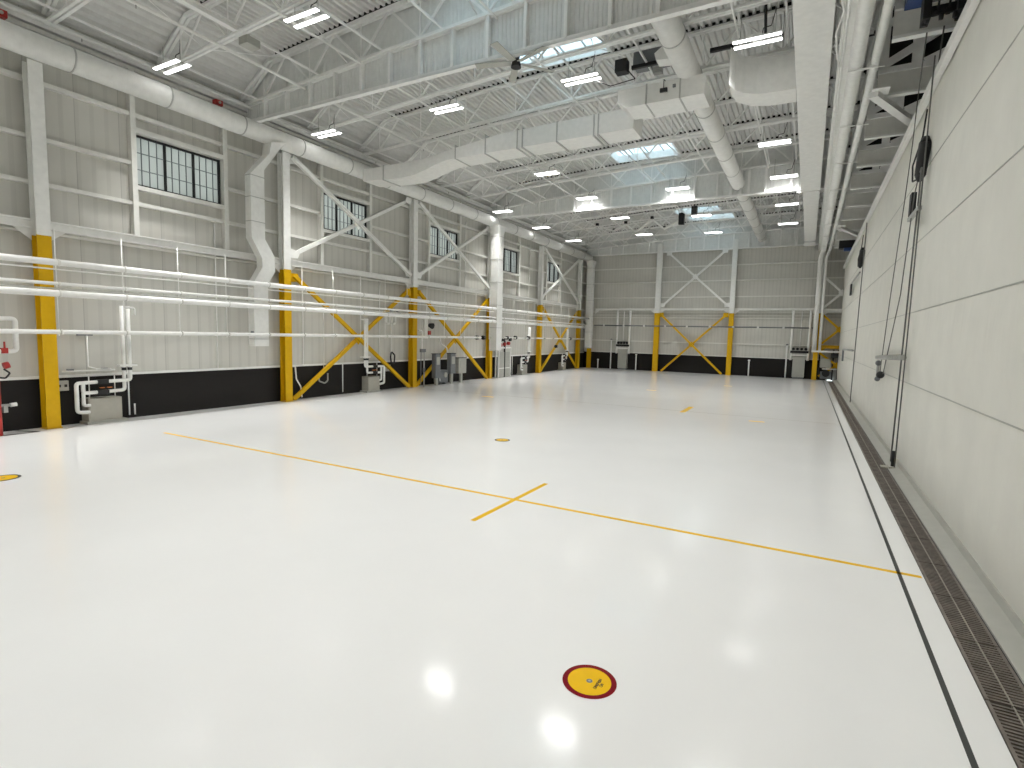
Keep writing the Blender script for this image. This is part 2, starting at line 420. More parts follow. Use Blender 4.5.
# ------------------------------------------------------------------ roof joists (open web), one prototype then copies
JX0, JX1 = XW+.1, 1.0
def chord(mb, dz, w, h, x0=JX0, x1=JX1, y=0, gap=.05, zb=zb):
    if dz > .5: w0 = dz-1.17; dz = w0; zb = zd
    xs = sorted(set([x0, -15.9]+[p[0] for p in ZB if x0 < p[0] < x1]+[x1]))
    for a, c in zip(xs, xs[1:]):
        for s in (-1, 1):
            yy = y+s*(gap/2+w/2)
            mb.hexa([(a, yy-w/2, zb(a)+dz-h/2), (c, yy-w/2, zb(c)+dz-h/2), (c, yy+w/2, zb(c)+dz-h/2), (a, yy+w/2, zb(a)+dz-h/2),
                     (a, yy-w/2, zb(a)+dz+h/2), (c, yy-w/2, zb(c)+dz+h/2), (c, yy+w/2, zb(c)+dz+h/2), (a, yy+w/2, zb(a)+dz+h/2)])
    return mb
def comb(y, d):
    # toothed dark strip standing in for the shade inside the deck flutes
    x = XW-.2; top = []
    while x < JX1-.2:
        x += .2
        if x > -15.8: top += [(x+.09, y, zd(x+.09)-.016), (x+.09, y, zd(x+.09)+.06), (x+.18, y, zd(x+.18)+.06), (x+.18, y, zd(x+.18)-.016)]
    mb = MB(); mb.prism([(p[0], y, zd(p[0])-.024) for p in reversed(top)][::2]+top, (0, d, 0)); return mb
def web(mb, y, per=2.15, r=.022, x0=JX0, x1=JX1, ph=0., thick=None):
    x = x0+ph
    while x < x1-.2:
        m_ = x+per/2; e = x+per
        if m_ < x1: mb.beam((x, y, zd(x)-.07), (m_, y, zb(m_)+.03), .05, thick or .045)
        if e < x1 and m_ < x1:
            mb.beam((m_, y, zb(m_)+.03), (e, y, zd(e)-.07), .05, thick or .045)
            mb.beam((m_, y, zb(m_)+.03), (m_, y, zd(m_)-.05), .03, .03)
        x = e
    return mb
def joist(y, label, ph=0.):
    t = thing('roof_joist', label, 'joist', (0, y, zb(0)), 'open web joists under the roof deck')
    chord(MB(), 1.12, .08, .09, y=y, gap=.03).build('top_chord', 'ceil', t)
    chord(MB(), 0.0, .075, .06, y=y, gap=.04).build('bottom_chord', 'ceil', t)
    comb(y-0.105, 0.165).build('flute_shade', 'dark', t)  # added black teeth imitate the dark of the open flutes
    web(MB(), y, ph=ph).build('web', 'ceil', t)
    return t
JY = [12.25+2.717*k for k in range(-7, 12) if k not in (0, 6)]
proto = None
before = [y for y in JY if y < 12]; mid = [y for y in JY if 12.3 < y < 28]; far = [y for y in JY if y > 28.6]
for y in JY:
    if y < 12: i = len(before)-1-before.index(y); lab = 'white open web roof joist, %s before the first draft curtain' % ORD[i]
    elif y < 28: lab = 'white open web roof joist, %s beyond the first draft curtain' % ORD[mid.index(y)]
    else: lab = 'white open web roof joist, %s beyond the second draft curtain' % ORD[far.index(y)]
    if proto is None: proto = joist(y, lab)
    else: dup(proto, (0, y, zb(0)), lab)

# ------------------------------------------------------------------ draft curtain girders
def sheet(mb, x0, x1, y, zlo, zhi, p=.115, d=.03):
    x = x0; prev = None
    while x < x1:
        for dx, dy in ((0, 0), (.045, 0), (.06, d), (.1, d)):
            xx = min(x+dx, x1)
            cur = (mb.bm.verts.new((xx, y+dy, zlo(xx))), mb.bm.verts.new((xx, y+dy, zhi(xx))))
            if prev: mb.bm.faces.new((prev[0], cur[0], cur[1], prev[1]))
            prev = cur
        x += p
    return mb
def curtain(y, label):
    t = thing('draft_curtain', label, 'draft curtain', (0, y, 9.6), 'draft curtain girders across the roof')
    sheet(MB(), JX0, JX1, y+.06, lambda x: 9.66, lambda x: zb(x)-.02, .115, .018).build('corrugated_panel', 'curtain', t)
    sheet(MB(), JX0, JX1, y+.12, lambda x: zb(x)+.02, lambda x: max(zb(x)+.03, zd(x)), .115, .01).build('upper_sheet', 'curtain', t)
    mb = MB(); mb.box(JX0, JX1, y-.06, y+.1, 9.6, 9.66); mb.box(JX0, JX1, y-.06, y-.045, 9.6, 9.7); mb.build('bottom_flange', 'ceil', t)
    mb = chord(MB(), 0, .08, .08, y=y-.03, gap=.03); mb.build('middle_chord', 'ceil', t)
    chord(MB(), 1.1, .09, .13, y=y-.03, gap=.03).build('top_chord', 'ceil', t)
    comb(y-0.15, 0.17).build('flute_shade', 'dark', t)
    web(MB(), y-.04, thick=.06).build('web', 'ceil', t)
    x = -16.2
    while x < JX1:
        MB().box(x-.04, x+.04, y-.09, y+.05, 9.66, zb(x)-.03).build('post', 'ceil', t); x += 1.075
    return t
c0 = curtain(GY[0], 'corrugated white draft curtain girder nearest the camera')
dup(c0, (0, GY[1], 9.6), 'corrugated white draft curtain girder halfway down the hangar')
dup(c0, (0, GY[2], 9.6), 'corrugated white draft curtain girder above the back wall')

# bridging angles tying the joists together
BRX = [-16.55, -13.62, -11.08, -9.0, -6.85, -4.75, -2.1, -1.0]
for i, x in enumerate(BRX):
    mb = MB(); mb.beam((x, YF, zb(x)+.06), (x, GY[0]-.1, zb(x)+.06), .05, .05)
    for a, c in ((GY[0]+.2, GY[1]-.1), (GY[1]+.2, GY[2]-.1)): mb.beam((x, a, zb(x)+.06), (x, c, zb(x)+.06), .05, .05)
    tag(mb.build('bridging_angle', 'ceil'), 'thin white bridging line along the roof, %s from the left wall' % ORD[i], 'roof bridging', 'bridging lines under the joists')
for i, x in enumerate([-15.1, -12.4, -10.0, -7.9, -5.8, -3.2]):
    mb = MB()
    k = 0; yy = sorted(JY+GY)
    for a, c in zip(yy, yy[1:]):
        if k % 2 == i % 2: mb.tube((x, a+.08, zb(x)+.05), (x, c-.08, zb(x)+.95), .014, 6)
        else: mb.tube((x, a+.08, zb(x)+1.0), (x, c-.08, zb(x)+.05), .014, 6)
        k += 1
    tag(mb.build('cross_bridging', 'ceil'), 'zigzag rod bridging between roof joists, %s line from the left wall' % ORD[i], 'roof bridging', 'zigzag bridging rods')
# sprinkler mains
for i, (x, r) in enumerate([(-17.0, .045), (-14.4, .04), (-3.05+.9, .03), (-11.9, .03), (-7.4, .03)]):
    z = zb(x)-.1
    t = thing('sprinkler_pipe', 'thin white sprinkler pipe along the roof, %s' % ['closest to the left wall', 'second from the left wall', 'left of the long flat duct', 'third from the left wall', 'in the middle of the roof'][i], 'pipe', (x, 18, z), 'sprinkler pipes under the roof')
    MB().tube((x, YF, z), (x, GY[2]-.2, z), r, 8).build('pipe', 'pipe', t)
    y = 2.
    while y < 44:
        MB().tube((x, y, z-.03), (x, y, z-.11), .015, 6).build('sprinkler_head', 'galv', t); y += 5.43

# ------------------------------------------------------------------ ceiling lights
def light(x, y, z, label):
    t = thing('ceiling_light', label, 'ceiling light', (x, y, z), 'twin bar lights under the roof')
    L = .56
    for s in (-1, 1):
        yc = y+s*.145
        h = MB().box(x-L, x+L, yc-.065, yc+.065, z+.018, z+.055).build('housing', 'ceil', t)
        MB().prism([(x-L+.01, yc-.06, z+.018), (x-L+.01, yc-.045, z), (x-L+.01, yc+.045, z), (x-L+.01, yc+.06, z+.018)], (2*L-.02, 0, 0)).build('lamp', 'lamp', h)
    MB().box(x-.12, x+.12, y-.2, y+.2, z+.065, z+.11).build('driver_box', 'ceil', t)
    ld = bpy.data.lights.new('glow', 'AREA'); ld.shape = 'RECTANGLE'; ld.size = 2*L; ld.size_y = .42; ld.energy = 66; ld.color = (1, .993, .975); ld.spread = math.radians(125)
    lo = bpy.data.objects.new('glow', ld); COL.objects.link(lo); lo.parent = t; lo.location = (0, 0, -.012)
    w = MB(); top = zb(x)
    for s in (-1, 1): w.tube((x+s*.4, y, z+.1), (x+s*.4, y, top+.1), .008, 6); w.box(x+s*.4-.01, x+s*.4+.01, y-.2, y+.2, z+.06, z+.08)
    w.box(x-.4, x+.4, y-.01, y+.01, z+.112, z+.122); w.build('hanger', 'galv', t)
    MB().path([(x+.1, y, z+.12), (x+.12, y+.05, z+.32), (x+.3, y+.05, z+.34), (x+.4, y, top)], .011, 6).build('power_cord', 'dark', t)
    return t
LP = []
ROWS = [(-3.5, 'behind the camera'), (3.6, 'overhead row nearest the camera'), (9.55, 'row before the first draft curtain'), (15.3, 'row just beyond the first draft curtain'), (23.2, 'row before the second draft curtain'), (28.15, 'row at the second draft curtain'), (34.0, 'second row from the back wall'), (39.7, 'row nearest the back wall')]
LXS = [(-16.8, 'by the left wall'), (-11.1, 'second from the left wall'), (-6.3, 'third from the left wall'), (-1.6, 'beside the long rectangular duct')]
adj = {(4, 0): None, (4, 2): None, (5, 0): (-17.0, 29.3), (5, 1): (-11.0, 28.1), (5, 2): (-6.2, 28.1), (5, 3): (-1.45, 28.0),
       (6, 0): (-16.95, 34.65), (6, 1): (-10.85, 33.5), (6, 2): (-6.15, 34.7), (6, 3): (-1.5, 33.65),
       (7, 0): (-16.8, 40.25), (7, 1): (-10.9, 39.4), (7, 2): (-6.3, 40.4), (7, 3): (-1.6, 39.05)}
protos = {}
for ri, (ry, rn) in enumerate(ROWS):
    for ci, (lx, cn) in enumerate(LXS):
        p = adj.get((ri, ci), (lx, ry))
        if p is None: continue
        lab = 'lit ceiling light %s, %s' % (cn, rn)
        x, y = p; z = 10.15
        if ci == 0: x, y, z = p[0]*.94+.06, p[1]*.94, 9.75
        if ci not in protos:
            protos[ci] = light(x, y, z, lab)
            if ci == 0: [c for c in protos[0].children if c.type == 'LIGHT'][0].data.spread = math.radians(66)
        else: dup(protos[ci], (x, y, z), lab)

# ------------------------------------------------------------------ ceiling fan
fx, fy, fz = -6.9, 12.45, 9.47
t = thing('ceiling_fan', 'large five blade ceiling fan with black hub under the nearest draft curtain', 'ceiling fan', (fx, fy, fz))
MB().tube((fx, fy, fz+.1), (fx, fy, 11.9), .035, 10).build('downrod', 'dark', t)
MB().tube((fx, fy, fz-.06), (fx, fy, fz+.1), .13, 20, .1).build('hub', 'dark', t)
MB().tube((fx, fy, fz+.1), (fx, fy, fz+.35), .07, 14, .12).build('motor', 'grey', t)
MB().tube((fx, fy, fz+.34), (fx, fy, fz+.36), .09, 14).build('canopy', 'dark', t)
for k in range(5):
    a = math.radians(-20+72*k); d = Vector((math.cos(a), math.sin(a), 0)); s = Vector((-d.y, d.x, 0))
    c = Vector((fx, fy, fz+.03))
    mb = MB(); mb.hexa([c+d*.13-s*.07, c+d*1.05-s*.1, c+d*1.05+s*.1+Vector((0, 0, .03)), c+d*.13+s*.07+Vector((0, 0, .03)),
             c+d*.13-s*.07+Vector((0, 0, .015)), c+d*1.05-s*.1+Vector((0, 0, .015)), c+d*1.05+s*.1+Vector((0, 0, .045)), c+d*.13+s*.07+Vector((0, 0, .045))])
    mb.build('blade', 'lgrey', t)

# ------------------------------------------------------------------ ducts
t = thing('round_duct', 'long white round duct running along the top of the left wall', 'duct', (-16.85, 18, 9.07))
MB().tube((-16.85, YF, 9.37), (-16.85, 44.3, 9.37), .3, 32).build('duct', 'duct', t)
y = -7.
while y < 44:
    MB().tube((-16.85, y-.02, 9.37), (-16.85, y+.02, 9.37), .312, 32).build('joint_band', 'band', t)
    y += 2.35
t = thing('round_duct', 'white round duct running through the draft curtains right of centre', 'duct', (-3.35, 28, 9.8))
MB().tube((-3.45, 12.4, 10.22), (-3.45, 44.0, 10.22), .31, 32).build('duct', 'duct', t)
y = 14.2
while y < 44:
    MB().tube((-3.45, y-.025, 10.22), (-3.45, y+.025, 10.22), .322, 32).build('joint_band', 'band', t)
    y += 2.4
for yy in GY[1:2]:
    mb = MB(); z0 = 9.9
    mb.box(-3.8, -3.7, yy-.09, yy-.01, 9.66, 10.8); mb.box(-3.0, -2.9, yy-.09, yy-.01, 9.66, 10.8); mb.build('collar_frame', 'ceil', t)
mb = MB(); mb.prism([(-4.05, 15.0, 10.1), (-3.6, 15.0, 10.05), (-3.6, 15.0, 10.4), (-3.9, 15.0, 10.42), (-4.1, 15.0, 10.28)], (0, .4, 0)); mb.build('side_fitting', 'duct', t)

# rectangular duct from the left wall, with a dropped end
t = thing('rectangular_duct', 'white rectangular duct crossing from the left round duct to the middle', 'duct', (-11, 17.5, 8.8))
def rd(mb, secs, y0=17.0, y1=18.0):
    rs = [[mb.bm.verts.new(p) for p in ((x, y0, zl), (x, y1, zl), (x, y1, zh), (x, y0, zh))] for x, zl, zh in secs]
    for A, B in zip(rs, rs[1:]):
        for j in range(4): mb.bm.faces.new((A[j], A[(j+1) % 4], B[(j+1) % 4], B[j]))
    mb.bm.faces.new(rs[0][::-1]); mb.bm.faces.new(rs[-1]); return mb
rd(MB(), [(-16.5, 8.86, 9.32), (-14.6, 8.76, 9.33), (-13.9, 8.80, 9.34), (-13.3, 8.93, 9.36), (-12.8, 9.07, 9.42), (-12.3, 9.16, 9.5), (-10, 9.18, 9.75), (-5.2, 9.2, 9.85)]).build('duct', 'duct', t)
for x in (-15.4, -11.9, -10.6, -9.3, -9.1, -7.8, -6.5, -6.35):
    zl, zh = (8.8, 9.33) if x < -14 else (9.17, 9.62 if x < -11 else 9.8)
    MB().box(x-.02, x+.02, 16.975, 18.025, zl-.03, zh+.02).build('flange', 'band', t)
t = thing('duct_plenum', 'white boxy duct plenum hung below the round duct right of centre', 'duct', (-4.2, 16.5, 9.42))
MB().prism([(-5.15, 16.0, 9.44), (-2.95, 16.0, 9.44), (-2.95, 16.0, 9.96), (-5.4, 16.0, 9.96), (-5.4, 16.0, 9.6)], (0, 1.0, 0)).build('box', 'duct', t)
for x in (-4.55, -3.6): MB().box(x-.02, x+.02, 15.975, 17.02, 9.42, 9.98).build('flange', 'band', t)
MB().box(-4.15, -3.95, 15.93, 16.0, 9.66, 9.76).build('actuator', 'dark', t)
MB().box(-3.8, -3.72, 15.95, 16.0, 9.74, 9.82).build('sensor', 'grey', t)
MB().path([(-4.05, 15.95, 9.75), (-4.05, 15.95, 9.99), (-4.05, 16.3, 10.05)], .012, 6).build('conduit', 'dark', t)

# long rectangular duct on the right, running to the back
t = thing('rectangular_duct', 'wide flat white rectangular duct running the whole length on the right', 'duct', (-.32, 20, 9.55))
MB().box(-.72, .04, YF+.1, 28.3, 9.5, 10.25).build('near_run', 'duct', t)
MB().box(-.66, .02, 28.5, 42.9, 9.62, 10.25).build('far_run', 'duct', t)
MB().box(-.9, 1.0, 28.3, 28.36, 9.46, 9.5).build('hanger_bar', 'ceil', t)
MB().box(-.68, .02, 42.9, 44.3, 9.5, 9.56).build('end_plate', 'ceil', t)
for y in (14.7, 22.8, 28.3, 34.6):
    MB().box(-.76, .1, y-.02, y+.02, 9.53, 9.55).build('flange', 'ceil', t) if False else None
t = thing('branch_duct', 'white branch duct with a rounded corner left of the long flat duct', 'duct', (-1.5, 17.3, 9.5))
pts = [(-.73, 16.95, 9.5), (-.73, 17.9, 9.5)]+[(-1.2, 17.9, 9.5)]+[(-2.35, 17.0+.3, 9.5), (-2.3, 16.6, 9.5)]
pts = [(-.73, 16.9, 9.5), (-.73, 17.85, 9.5), (-1.45, 17.8, 9.5), (-1.9, 17.6, 9.5), (-2.2, 17.2, 9.5), (-2.32, 16.7, 9.5), (-2.3, 15.9, 9.5), (-2.2, 16.3, 9.5), (-2.0, 16.6, 9.5), (-1.7, 16.8, 9.5), (-1.3, 16.88, 9.5)]
MB().prism(pts, (0, 0, .95)).build('duct', 'duct', t)

# black support rail and roof unit above the plenum
t = thing('roof_equipment_rail', 'black steel rail with dark boxes under the roof above the plenum', 'equipment rail', (-3.8, 16.6, 10.75))
MB().box(-5.2, -3.75, 16.55, 16.65, 10.76, 10.86).build('rail', 'dark', t)
MB().box(-2.95, -1.1, 16.55, 16.65, 10.76, 10.86).build('rail', 'dark', t)
MB().box(-5.6, -5.25, 16.2, 16.5, 10.6, 10.95).build('control_box', 'dark', t)
MB().box(-5.2, -4.2, 16.7, 17.2, 10.9, 11.3).build('roof_unit', 'grey', t)
MB().box(-4.5, -4.25, 16.4, 16.6, 10.45, 10.62).build('fan_unit', 'galv', t)
MB().path([(-5.2, 16.3, 10.6), (-4.9, 16.0, 10.2), (-5.5, 15.6, 9.95), (-6.2, 15.4, 10.25)], .014, 6).build('cord', 'dark', t)
t = thing('conduit_drop', 'black vertical conduit drop beside the twin bar light near the long duct', 'conduit', (-1.45, 15.1, 10.3))
MB().tube((-1.45, 15.7, 10.4), (-1.45, 14.6, 11.8), .035, 8).build('conduit', 'dark', t)
MB().box(-1.55, -1.35, 14.5, 14.7, 11.7, 11.95).build('junction_box', 'dark', t)

# loudspeakers near the back skylights, zigzag tray
for i, (x, y) in enumerate([(-7.55, 35.8), (-6.5, 34.3)]):
    t = thing('hanging_speaker', 'black box speaker hung from the roof near the back, %s of the two' % ('left' if i == 0 else 'right'), 'speaker', (x, y, 10.1), 'black speakers hung near the back skylights')
    MB().box(x-.16, x+.16, y-.15, y+.15, 10.2-(.25 if i == 0 else 0), 10.65).build('case', 'dark', t)
    MB().tube((x, y, 10.65), (x, y, 11.0), .02, 6).build('hanger_rod', 'dark', t)
t = thing('heater_tube', 'white zigzag heater tubing hung under the roof at the back left', 'heater', (-11.5, 37.5, 10.3))
pts = [(-14.6, 37.5, 10.4), (-13.4, 36.4, 10.4), (-12.9, 38.6, 10.4), (-11.4, 36.5, 10.4), (-11.6, 39.6, 10.4), (-9.4, 35.7, 10.4), (-9.4, 39.1, 10.4), (-7.6, 36.4, 10.4)]
for a, c in zip(pts[::2], pts[1::2]): MB().beam(a, c, .22, .08).build('reflector', 'duct', t)
MB().path(pts, .04, 8).build('tube', 'pipe', t)
for p in pts: MB().box(p[0]-.09, p[0]+.09, p[1]-.09, p[1]+.09, 10.42, 10.58).build('clamp_box', 'dark', t)

# angled duct dropping down the left wall by the second column
t = thing('wall_duct', 'white rectangular duct with an offset elbow dropping down beside the second column', 'duct', (-16.6, 12.1, 2.1))
def vduct(mb, secs):
    rs = []
    for (y, x, z, w, d, tilt) in secs:
        rs.append([mb.bm.verts.new(p) for p in ((x-d/2, y-w/2, z-tilt), (x+d/2, y-w/2, z-tilt), (x+d/2, y+w/2, z+tilt), (x-d/2, y+w/2, z+tilt))])
    for A, B in zip(rs, rs[1:]):
        for j in range(4): mb.bm.faces.new((A[j], A[(j+1) % 4], B[(j+1) % 4], B[j]))
    mb.bm.faces.new(rs[0][::-1]); mb.bm.faces.new(rs[-1]); return mb
X0 = -16.72
vduct(MB(), [(12.22, X0, 2.1, .55, .3, 0), (12.22, X0, 4.25, .55, .3, .0), (12.5, X0+.05, 4.75, .5, .3, -.05), (12.5, X0+.05, 5.15, .5, .3, .05), (12.16, X0, 5.75, .52, .3, .0),
             (12.16, X0, 7.95, .52, .3, .12), (12.9, X0, 8.9, .6, .4, .25), (13.0, X0, 9.15, .66, .45, .1)]).build('duct', 'duct', t)
for z in (2.35, 4.2, 6.3, 7.1, 7.8): MB().box(X0-.16, X0+.16, 11.935-(.05 if z > 5 else 0), 12.505-(.075 if z > 5 else 0), z-.012, z+.012).build('seam_band', 'band', t)
MB().box(X0+.15, X0+.17, 11.8, 11.9, 2.5, 2.62).build('access_latch', 'grey', t)
for (x, y, zb_, w, nm) in ((-16.66, 28.28, 1.72, .62, 'halfway down the left wall'), (-16.62, 44.05, 1.72, .5, 'in the far left corner')):
    t = thing('downpipe_duct', 'tall square white duct drop %s' % nm, 'duct', (x, y, zb_), 'square duct drops from the round duct')
    vduct(MB(), [(y, x, zb_, w, .5, 0), (y, x, 8.6, w, .5, 0), (y, x, 8.95, w+.2, .6, 0), (y, x, 9.12, w+.3, .62, 0)]).build('duct', 'duct', t)
    z = zb_+.02
    while z < 8.5:
        MB().box(x-.265, x+.265, y-w/2-.015, y+w/2+.015, z, z+.025).build('seam_band', 'band', t); z += 1.35
# ------------------------------------------------------------------ pipes along the left wall
XP = -16.5
PIPES = [(4.22, .08, 43.6, 'topmost and thick'), (3.70, .042, 43.0, 'thin, second from the top'), (3.46, .085, 42.0, 'thick, third from the top'), (2.50, .055, 26.4, 'lowest, ending at the second yellow cross')]
for z, r, ye, nm in PIPES:
    x = XP if z > 3 else XP-.03
    tag(MB().tube((x, YF+.1, z), (x, ye, z), r, 16).build('wall_pipe', 'pipe'), 'long white horizontal pipe on the left wall, %s' % nm, 'pipe', 'horizontal pipes along the left wall')
tag(MB().tube((-16.9, 29.0, 2.5), (-16.9, 43.7, 2.5), .045, 10).build('wall_pipe', 'pipe'), 'thin white horizontal pipe low on the far part of the left wall', 'pipe', 'horizontal pipes along the left wall')
tag(MB().tube((XP-.12, YF+.1, 4.06), (XP-.12, 43.0, 4.06), .018, 8).build('wall_pipe', 'pipe'), 'very thin white line just under the topmost wall pipe', 'pipe', 'horizontal pipes along the left wall')
tag(MB().tube((XP-.1, YF+.1, 3.58), (XP-.1, 42.6, 3.58), .02, 8).build('wall_pipe', 'pipe'), 'very thin white line between the two middle wall pipes', 'pipe', 'horizontal pipes along the left wall')
yy = [4.98+1.5*k for k in range(0, 26)]; hp = None
for k, y in enumerate(yy):
    lab = 'thin white pipe hanger on the left wall, %s' % ('at the left edge of the photo' if k == 0 else '%d hangers beyond the first column' % k)
    if hp is None:
        hp = thing('pipe_hanger', lab, 'pipe hanger', (XP, y, 2.3), 'pipe hangers along the left wall')
        MB().tube((XP-.13, y, 2.4), (XP-.13, y, 5.05), .014, 6).build('rod', 'pipe', hp)
        for z, r in ((4.22, .093), (3.46, .098), (3.70, .053), (2.5, .067)):
            MB().tube((XP, y-.025, z), (XP, y+.025, z), r, 14).build('clamp', 'girt', hp)
            MB().box(XP-.14, XP, y-.012, y+.012, z-.015, z+.015).build('arm', 'girt', hp)
    else: dup(hp, (XP, y, 2.3), lab)

# vertical conduits on the left wall
for k, (y, z0, z1, xo) in enumerate([(11.1, 1.35, 6.1, 0), (16.58, .1, 1.3, .07), (19.6, 1.75, 3.6, .1), (14.6, 1.35, 5.0, 0), (18.9, 1.35, 5.0, 0), (25.9, 1.35, 9.0, 0), (33.9, 1.3, 8.9, 0), (31.6, .05, 1.35, .07), (8.47, .1, .42, .07), (8.32, .1, 1.5, .08)]):
    nm = ['below the nearest window', 'on the black wainscot left of the nearest yellow cross', 'holding a black hook inside the nearest cross', 'right of the second column', 'behind the nearest yellow cross', 'behind the second yellow cross', 'beyond the tall middle duct drop', 'on the black wainscot beyond the middle duct drop', 'short one beside the nearest valve cabinet', 'on the wainscot right of the nearest valve cabinet'][k]
    tag(MB().tube((XW+.06+xo, y, z0), (XW+.06+xo, y, z1), .022, 8).build('vertical_conduit', 'pipe'), 'thin white vertical conduit %s' % nm, 'conduit', 'vertical conduits on the left wall')
t = thing('hose_hook', 'small black hose hook hanging inside the nearest yellow cross', 'hook', (-17.15, 19.6, 1.4))
MB().path([(-17.24, 19.6, 1.75), (-17.2, 19.5, 1.55), (-17.2, 19.55, 1.25), (-17.2, 19.75, 1.2), (-17.2, 19.8, 1.6), (-17.2, 19.6, 1.75)], .035, 8).build('loop', 'dark', t)

# ------------------------------------------------------------------ valve / pump stations on the left wall
def station(y0, lab, cabw=.82, cabz=(.12, .70), mirror=False, jbox=True, riser=3.25):
    X = -16.95; first = len(COL.objects)
    t = thing('valve_cabinet', lab, 'valve cabinet', (X-.2, y0+cabw/2, 0), 'valve cabinets along the left wall')
    cb = MB().box(XW+.05, X, y0, y0+cabw, cabz[0]-.05, cabz[1]).build('cabinet', 'beige', t, bevel=.01)
    MB().box(X, X+.012, y0+.03, y0+cabw-.03, cabz[0]+.03, cabz[1]-.03).build('door', 'beige', cb)
    MB().box(X+.012, X+.025, y0+cabw*.5-.05, y0+cabw*.5+.05, cabz[1]-.1, cabz[1]-.08).build('handle', 'galv', cb)
    MB().box(XW+.05, X+.04, y0-.05, y0+cabw+.12, 0, .07).build('plinth', 'lgrey', t)
    yr = y0+cabw+.1
    r = .05
    MB().path([(X, yr-.02, riser), (X, yr-.02, .88), (X, y0-.1, .86), (X, y0-.1, 1.12), (X, y0-.1, 1.16)], r, 10).build('supply_pipe', 'pipe', t)
    MB().path([(X+.02, yr+.13, riser), (X+.02, yr+.13, 1.16), (X+.02, y0-.26, 1.14), (X+.02, y0-.26, .36), (X+.02, y0+.02, .34)], r, 10).build('return_pipe', 'pipe', t)
    MB().path([(X, y0-.1, .88), (X, y0-.1, .52), (X, y0+.05, .52)], r*.9, 10).build('drain_pipe', 'pipe', t)
    for z in (.86, 1.15): MB().box(X-.06, X+.08, y0+.22, y0+.48, z-.06, z+.06).build('valve_body', 'dark', t)
    for k in (0, 1): MB().box(X+.04, X+.12, y0+.26+.18*k, y0+.36+.18*k, .98, 1.0).build('valve_handle', 'orange', t)
    for y in (y0+.08, y0+.7): MB().tube((X-.1, y, .7), (X-.1, y, 1.3), .015, 6).build('support_rod', 'pipe', t)
    MB().box(X-.1, X+.08, yr-.15, yr+.3, 1.55, 1.6).build('bracket', 'pipe', t)
    for y in (yr-.02, yr+.13): MB().tube((X+.01, y, 1.44), (X+.01, y, 1.52), .062, 10).build('flange', 'dark', t)
    if mirror:
        for ch in t.children_recursive:
            for v in ch.data.vertices: v.co.y = -v.co.y
            ch.data.flip_normals()
    return t
station(7.17, 'beige valve cabinet with white pipes on the wainscot right of the first column')
station(17.78, 'beige valve cabinet with white pipes behind the nearest yellow cross', .72, (.1, .7), True)
station(32.45, 'small grey valve cabinet with white pipes beyond the middle duct drop', .75, (.08, .68))
station(39.4, 'valve cabinet and pipes behind the farthest yellow cross', .6, (.08, .6))
t = thing('electrical_box', 'grey double outlet box on the wainscot left of the nearest valve cabinet', 'electrical box', (-17.25, 6.72, .92))
MB().box(XW+.04, XW+.14, 6.6, 6.88, .93, 1.2).build('box', 'lgrey', t, bevel=.008)
for y in (6.67, 6.81): MB().box(XW+.14, XW+.15, y-.03, y+.03, 1.03, 1.1).build('outlet', 'dark', t)
t = thing('electrical_box', 'small grey box on the wainscot inside the nearest yellow cross', 'electrical box', (-17.25, 19.4, .85))
MB().box(XW+.04, XW+.12, 19.25, 19.6, .85, 1.15).build('box', 'lgrey', t, bevel=.008)
MB().box(XW+.12, XW+.13, 19.35, 19.5, .95, 1.05).build('outlet', 'grey', t)
t = thing('cable_tray', 'pale conduit bundle above the wainscot left of the valve cabinet', 'conduit', (-17.25, 7.3, 1.4))
MB().path([(XW+.1, 6.75, 1.44), (XW+.1, 8.0, 1.44)], .025, 8).build('conduit', 'pipe', t)
MB().path([(XW+.12, 7.35, 2.4), (XW+.12, 7.35, 1.55), (XW+.12, 7.6, 1.47), (XW+.12, 7.9, 1.47)], .018, 8).build('conduit', 'pipe', t)
MB().box(XW+.02, XW+.1, 7.15, 7.5, 2.4, 2.5).build('junction_box', 'grey', t)
for y in (6.95, 7.75): MB().box(XW+.04, XW+.12, y-.07, y+.07, 1.46, 1.5).build('clip', 'grey', t)

# red standpipe at the far left edge
t = thing('fire_standpipe', 'red fire standpipe with white elbow pipe at the left edge of the photo', 'standpipe', (-16.85, 5.3, 0))
MB().path([(-16.8, 4.2, 2.8), (-16.8, 5.68, 2.8), (-16.8, 5.68, 2.02), (-16.8, 5.25, 2.02)], .055, 12).build('elbow_pipe', 'pipe', t)
MB().tube((-16.8, 5.28, 0), (-16.8, 5.28, 1.35), .055, 12).build('riser', 'red', t)
MB().tube((-16.8, 5.28, 1.35), (-16.8, 5.28, 2.05), .045, 12).build('upper_riser', 'galv', t)
MB().box(-16.86, -16.72, 5.38, 5.5, 1.97, 2.1).build('valve', 'red', t)
MB().tube((-16.74, 5.44, 2.1), (-16.74, 5.44, 2.25), .02, 8).build('valve_stem', 'red', t)
MB().tube((-16.74, 5.4, 1.67), (-16.74, 5.5, 1.7), .08, 12).build('hand_wheel', 'red', t)
MB().path([(-16.74, 5.4, 1.6), (-16.7, 5.5, 1.5), (-16.72, 5.42, 1.38), (-16.76, 5.3, 1.4)], .02, 8).build('hose', 'dark', t)
MB().tube((-16.8, 5.2, .72), (-16.8, 5.52, .72), .035, 10).build('nozzle', 'galv', t)
MB().tube((-16.8, 5.5, .72), (-16.8, 5.62, .73), .05, 10).build('nozzle_cap', 'pipe', t)
MB().box(-16.85, -16.75, 5.36, 5.44, .55, .7).build('drain_valve', 'galv', t)

